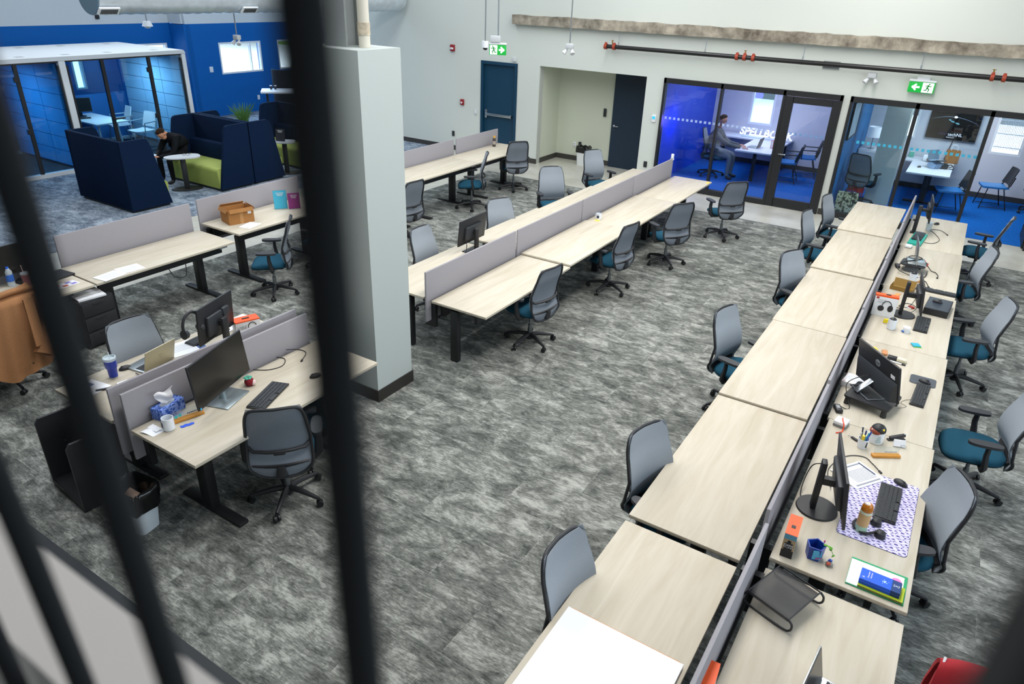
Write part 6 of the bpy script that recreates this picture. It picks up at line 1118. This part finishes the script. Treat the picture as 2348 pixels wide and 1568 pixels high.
# ================================================================== people
def smooth_person(name, label, loc, chains, face, mats, hands):
    """chains: list of (material index, [(point, radius), ...]); one skinned continuous body mesh"""
    t = thing(name, label, 'person', loc)
    me = bpy.data.meshes.new('body'); vs = []; es = []; rad = []; key = {}; mi = []
    for m_, ch in chains:
        prev = None
        for p, r in ch:
            k = tuple(round(c, 4) for c in p)
            if k not in key: key[k] = len(vs); vs.append(p); rad.append(r); mi.append(m_)
            i = key[k]
            if prev is not None and prev != i: es.append((prev, i))
            prev = i
    me.from_pydata(vs, es, []); o = bpy.data.objects.new('tmp', me); COL.objects.link(o)
    sk = o.modifiers.new('s', 'SKIN'); sk.use_smooth_shade = True
    for i, r in enumerate(rad): d_ = me.skin_vertices[0].data[i]; d_.radius = (r, r); d_.use_root = (i == 0)
    sb = o.modifiers.new('d', 'SUBSURF'); sb.levels = 2; sb.render_levels = 2
    dg = bpy.context.evaluated_depsgraph_get(); dg.update(); m2 = bpy.data.meshes.new_from_object(o.evaluated_get(dg)); bpy.data.objects.remove(o)
    bm = bmesh.new(); bm.from_mesh(m2)
    V = [Vector(v) for v in vs]
    for f in bm.faces:
        c = f.calc_center_median(); best = min(range(len(V)), key=lambda i: (V[i] - c).length / (rad[i] + .02)); f.material_index = mi[best]; f.smooth = True
    # head: skull, jaw, nose, ears, eyes shaped in one volume with the neck
    hc_, fd, upv = face; hc_ = Vector(hc_); fd = Vector(fd).normalized(); upv = Vector(upv); upv = (upv - fd * upv.dot(fd)).normalized(); rt_ = fd.cross(upv)
    B = Matrix((rt_, fd, upv)).transposed().to_4x4(); B.translation = hc_
    def blob(c, r, sc, mi_):
        q = bmesh.ops.create_uvsphere(bm, u_segments=18, v_segments=12, radius=r)
        for v in q['verts']: v.co = B @ (Vector((v.co.x * sc[0], v.co.y * sc[1], v.co.z * sc[2])) + Vector(c))
        for f in {f for v in q['verts'] for f in v.link_faces}: f.material_index = mi_; f.smooth = True
    blob((0, 0, .02), .098, (.78, .98, 1.06), 0); blob((0, .030, -.055), .062, (.92, .95, 1.05), 0)
    blob((0, .096, -.005), .016, (.8, 1, 1.7), 0); blob((0, .082, -.058), .019, (1.3, .5, .35), 4)
    for s in (-1, 1): blob((s * .078, -.005, 0), .026, (.35, .7, 1.1), 0); blob((s * .031, .083, .018), .011, (1.2, .5, .6), 3); blob((s * .031, .088, .036), .016, (1.4, .4, .3), 3)
    # hands: palm, four bent fingers and a thumb
    for w, d_, n_, curl in hands:
        w = Vector(w); d_ = Vector(d_).normalized(); n_ = Vector(n_); n_ = (n_ - d_ * n_.dot(d_)).normalized(); sd = d_.cross(n_)
        def seg(p, q, r0, r1):
            dd = q - p; g = bmesh.ops.create_cone(bm, cap_ends=True, segments=8, radius1=r0, radius2=r1, depth=dd.length)
            Mx = Matrix.Translation((p + q) / 2) @ Vector((0, 0, 1)).rotation_difference(dd).to_matrix().to_4x4()
            for v in g['verts']: v.co = Mx @ v.co
            for f in {f for v in g['verts'] for f in v.link_faces}: f.material_index = 0; f.smooth = True
        q = bmesh.ops.create_uvsphere(bm, u_segments=12, v_segments=8, radius=1); Mp = Matrix((sd, d_, n_)).transposed().to_4x4(); Mp.translation = w + d_ * .045
        for v in q['verts']: v.co = Mp @ Vector((v.co.x * .040, v.co.y * .054, v.co.z * .016))
        for f in {f for v in q['verts'] for f in v.link_faces}: f.material_index = 0; f.smooth = True
        for i, L_ in enumerate((.066, .076, .071, .056)):
            p = w + d_ * .085 + sd * (-.028 + .0185 * i); dr = d_.copy()
            for k in range(3):
                dr = (dr + n_ * -curl * (.6 if k == 0 else 1)).normalized(); q2 = p + dr * L_ * (.45, .32, .23)[k]; seg(p, q2, .0088 - .001 * k, .0080 - .001 * k); p = q2
        p = w + d_ * .025 - sd * .034; q2 = p + (d_ * .7 - sd * .6 - n_ * curl * .5).normalized() * .036; seg(p, q2, .011, .0095); seg(q2, q2 + (d_ - n_ * curl * .8).normalized() * .028, .0095, .0075)
    bmesh.ops.recalc_face_normals(bm, faces=bm.faces); bm.to_mesh(m2); bm.free(); m2.name = 'body'
    for q in mats: m2.materials.append(q)
    bo_ = bpy.data.objects.new('body', m2); COL.objects.link(bo_); bo_.parent = t
    return t, B
SHIRT = mat('black_sweater', '#16181b', .9, noise=.1, nscale=80, spec=.1); PANTS = mat('black_trousers', '#121316', .85, spec=.1); SHOE = mat('black_shoes', '#0e0e10', .5); LIPS = mat('lip_tone', '#a06a58', .5)
O = Vector((-13.86, 9.0, 0)); P = lambda x, y, z: (x, y, z)
# local axes: man faces -y
ch1 = [(2, [(P(0, 0, .56), .15), (P(0, -.06, .70), .15)]), (1, [(P(0, -.06, .70), .15), (P(.0, -.16, .84), .16), (P(0, -.27, .93), .13)]), (0, [(P(0, -.27, .93), .13), (P(0, -.34, .97), .06), (P(0, -.40, .99), .06)])]
for s in (-1, 1):
    ch1.append((1, [(P(0, -.27, .93), .13), (P(s * .16, -.25, .90), .085), (P(s * .22, -.33, .74), .065), (P(s * .22, -.42, .60), .055), (P(s * .12 + .05, -.58, .585), .042), (P(s * .05 + .09, -.665, .585), .032)]))
    ch1.append((2, [(P(0, 0, .56), .15), (P(s * .11, -.10, .555), .10), (P(s * .15, -.30, .545), .085), (P(s * .17, -.48, .52), .068), (P(s * .17, -.47, .30), .055), (P(s * .17, -.46, .12), .045)])); ch1.append((3, [(P(s * .17, -.46, .12), .045), (P(s * .17, -.47, .05), .042), (P(s * .18, -.60, .04), .036)]))
man, Bm = smooth_person('person', 'man in black sitting bent over a phone on the navy and lime sofa', O, ch1, ((0.02, -.44, 1.0), (.10, -.62, -.78), (0, -.78, .62)), [SKIN, SHIRT, PANTS, SHOE, LIPS], [((.14, -.665, .585), (-.35, -.8, .2), (0, .2, 1), .35), ((.04, -.665, .585), (.35, -.8, .2), (0, .2, 1), -.12)])
def hairfn(b, B, hair_len=.0):
    rr = []
    for k in range(9):
        th = PI * (.02 + .50 * k / 8); rr.append([B @ (Vector((.0795 * math.sin(th) * math.cos(a), .099 * math.sin(th) * math.sin(a) - .005 - (.03 if math.sin(a) > 0 and k > 4 else 0) * (k - 4) / 4, .02 + .109 * math.cos(th) + (.045 * max(0, math.sin(a)) * (k / 8)) - hair_len * max(0, -math.sin(a)) * (k / 8)))) for a in [2 * PI * j / 24 for j in range(24)]])
    b.rings(rr)
part(man, 'hair', HAIR, lambda b: hairfn(b, Bm), sharp=1.5)
ph1 = thing('phone', 'dark phone held in both hands by the man in black', 'phone', O + Vector((.09, -.755, .60)), R(5)); part(ph1, 'phone_body', BLACKP, lambda b: b.box((0, 0, 0), (.075, .15, .009), (R(25), 0, 0), bev=.003)); part(ph1, 'screen', mat('phone_screen', '#9fb6cc', .3, emit='#9fb6cc', es=.3), lambda b: b.box((0, -.001, .005), (.066, .135, .002), (R(25), 0, 0)))
GS = mat('grey_sweater', '#565a5e', .9, noise=.1, nscale=80, spec=.1); GP = mat('grey_trousers', '#6d737a', .85, spec=.1)
O2 = Vector((-5.0, 16.95, 0))
ch2 = [(2, [(P(0, 0, .57), .15), (P(-.02, .01, .70), .15)]), (1, [(P(-.02, .01, .70), .15), (P(-.0, .02, .88), .165), (P(.03, .02, 1.04), .14)]), (0, [(P(.03, .02, 1.04), .14), (P(.05, .03, 1.13), .06), (P(.07, .03, 1.2), .058)])]
ch2.append((1, [(P(.03, .02, 1.04), .14), (P(.05, -.17, 1.02), .085), (P(.22, -.22, .90), .065), (P(.42, -.18, .80), .055), (P(.58, -.10, .78), .044), (P(.66, -.07, .775), .034)])); ch2.append((1, [(P(.03, .02, 1.04), .14), (P(.05, .20, 1.02), .085), (P(.14, .26, .86), .065), (P(.28, .26, .78), .055), (P(.46, .22, .775), .042), (P(.54, .2, .775), .034)]))
for s in (-1, 1): ch2.append((2, [(P(0, 0, .57), .15), (P(.10, s * .11, .565), .105), (P(.28, s * .14, .56), .088), (P(.46, s * .15, .53), .07), (P(.46, s * .15, .30), .055), (P(.45, s * .15, .12), .046)])); ch2.append((3, [(P(.45, s * .15, .12), .046), (P(.46, s * .15, .05), .042), (P(.60, s * .16, .045), .036)]))
wom, Bw = smooth_person('person', 'person in a grey sweater seated at the table behind glass', O2, ch2, ((.10, .03, 1.31), (.9, .35, -.32), (.3, .1, 1)), [mat('skin_two', '#b5806a', .55, spec=.3), GS, GP, SHOE, LIPS], [((.67, -.065, .775), (.95, .2, -.12), (0, 0, 1), .12), ((.55, .2, .775), (.95, -.1, -.1), (0, 0, 1), .15)])
part(wom, 'hair', HAIR, lambda b: hairfn(b, Bw, .03), sharp=1.5)
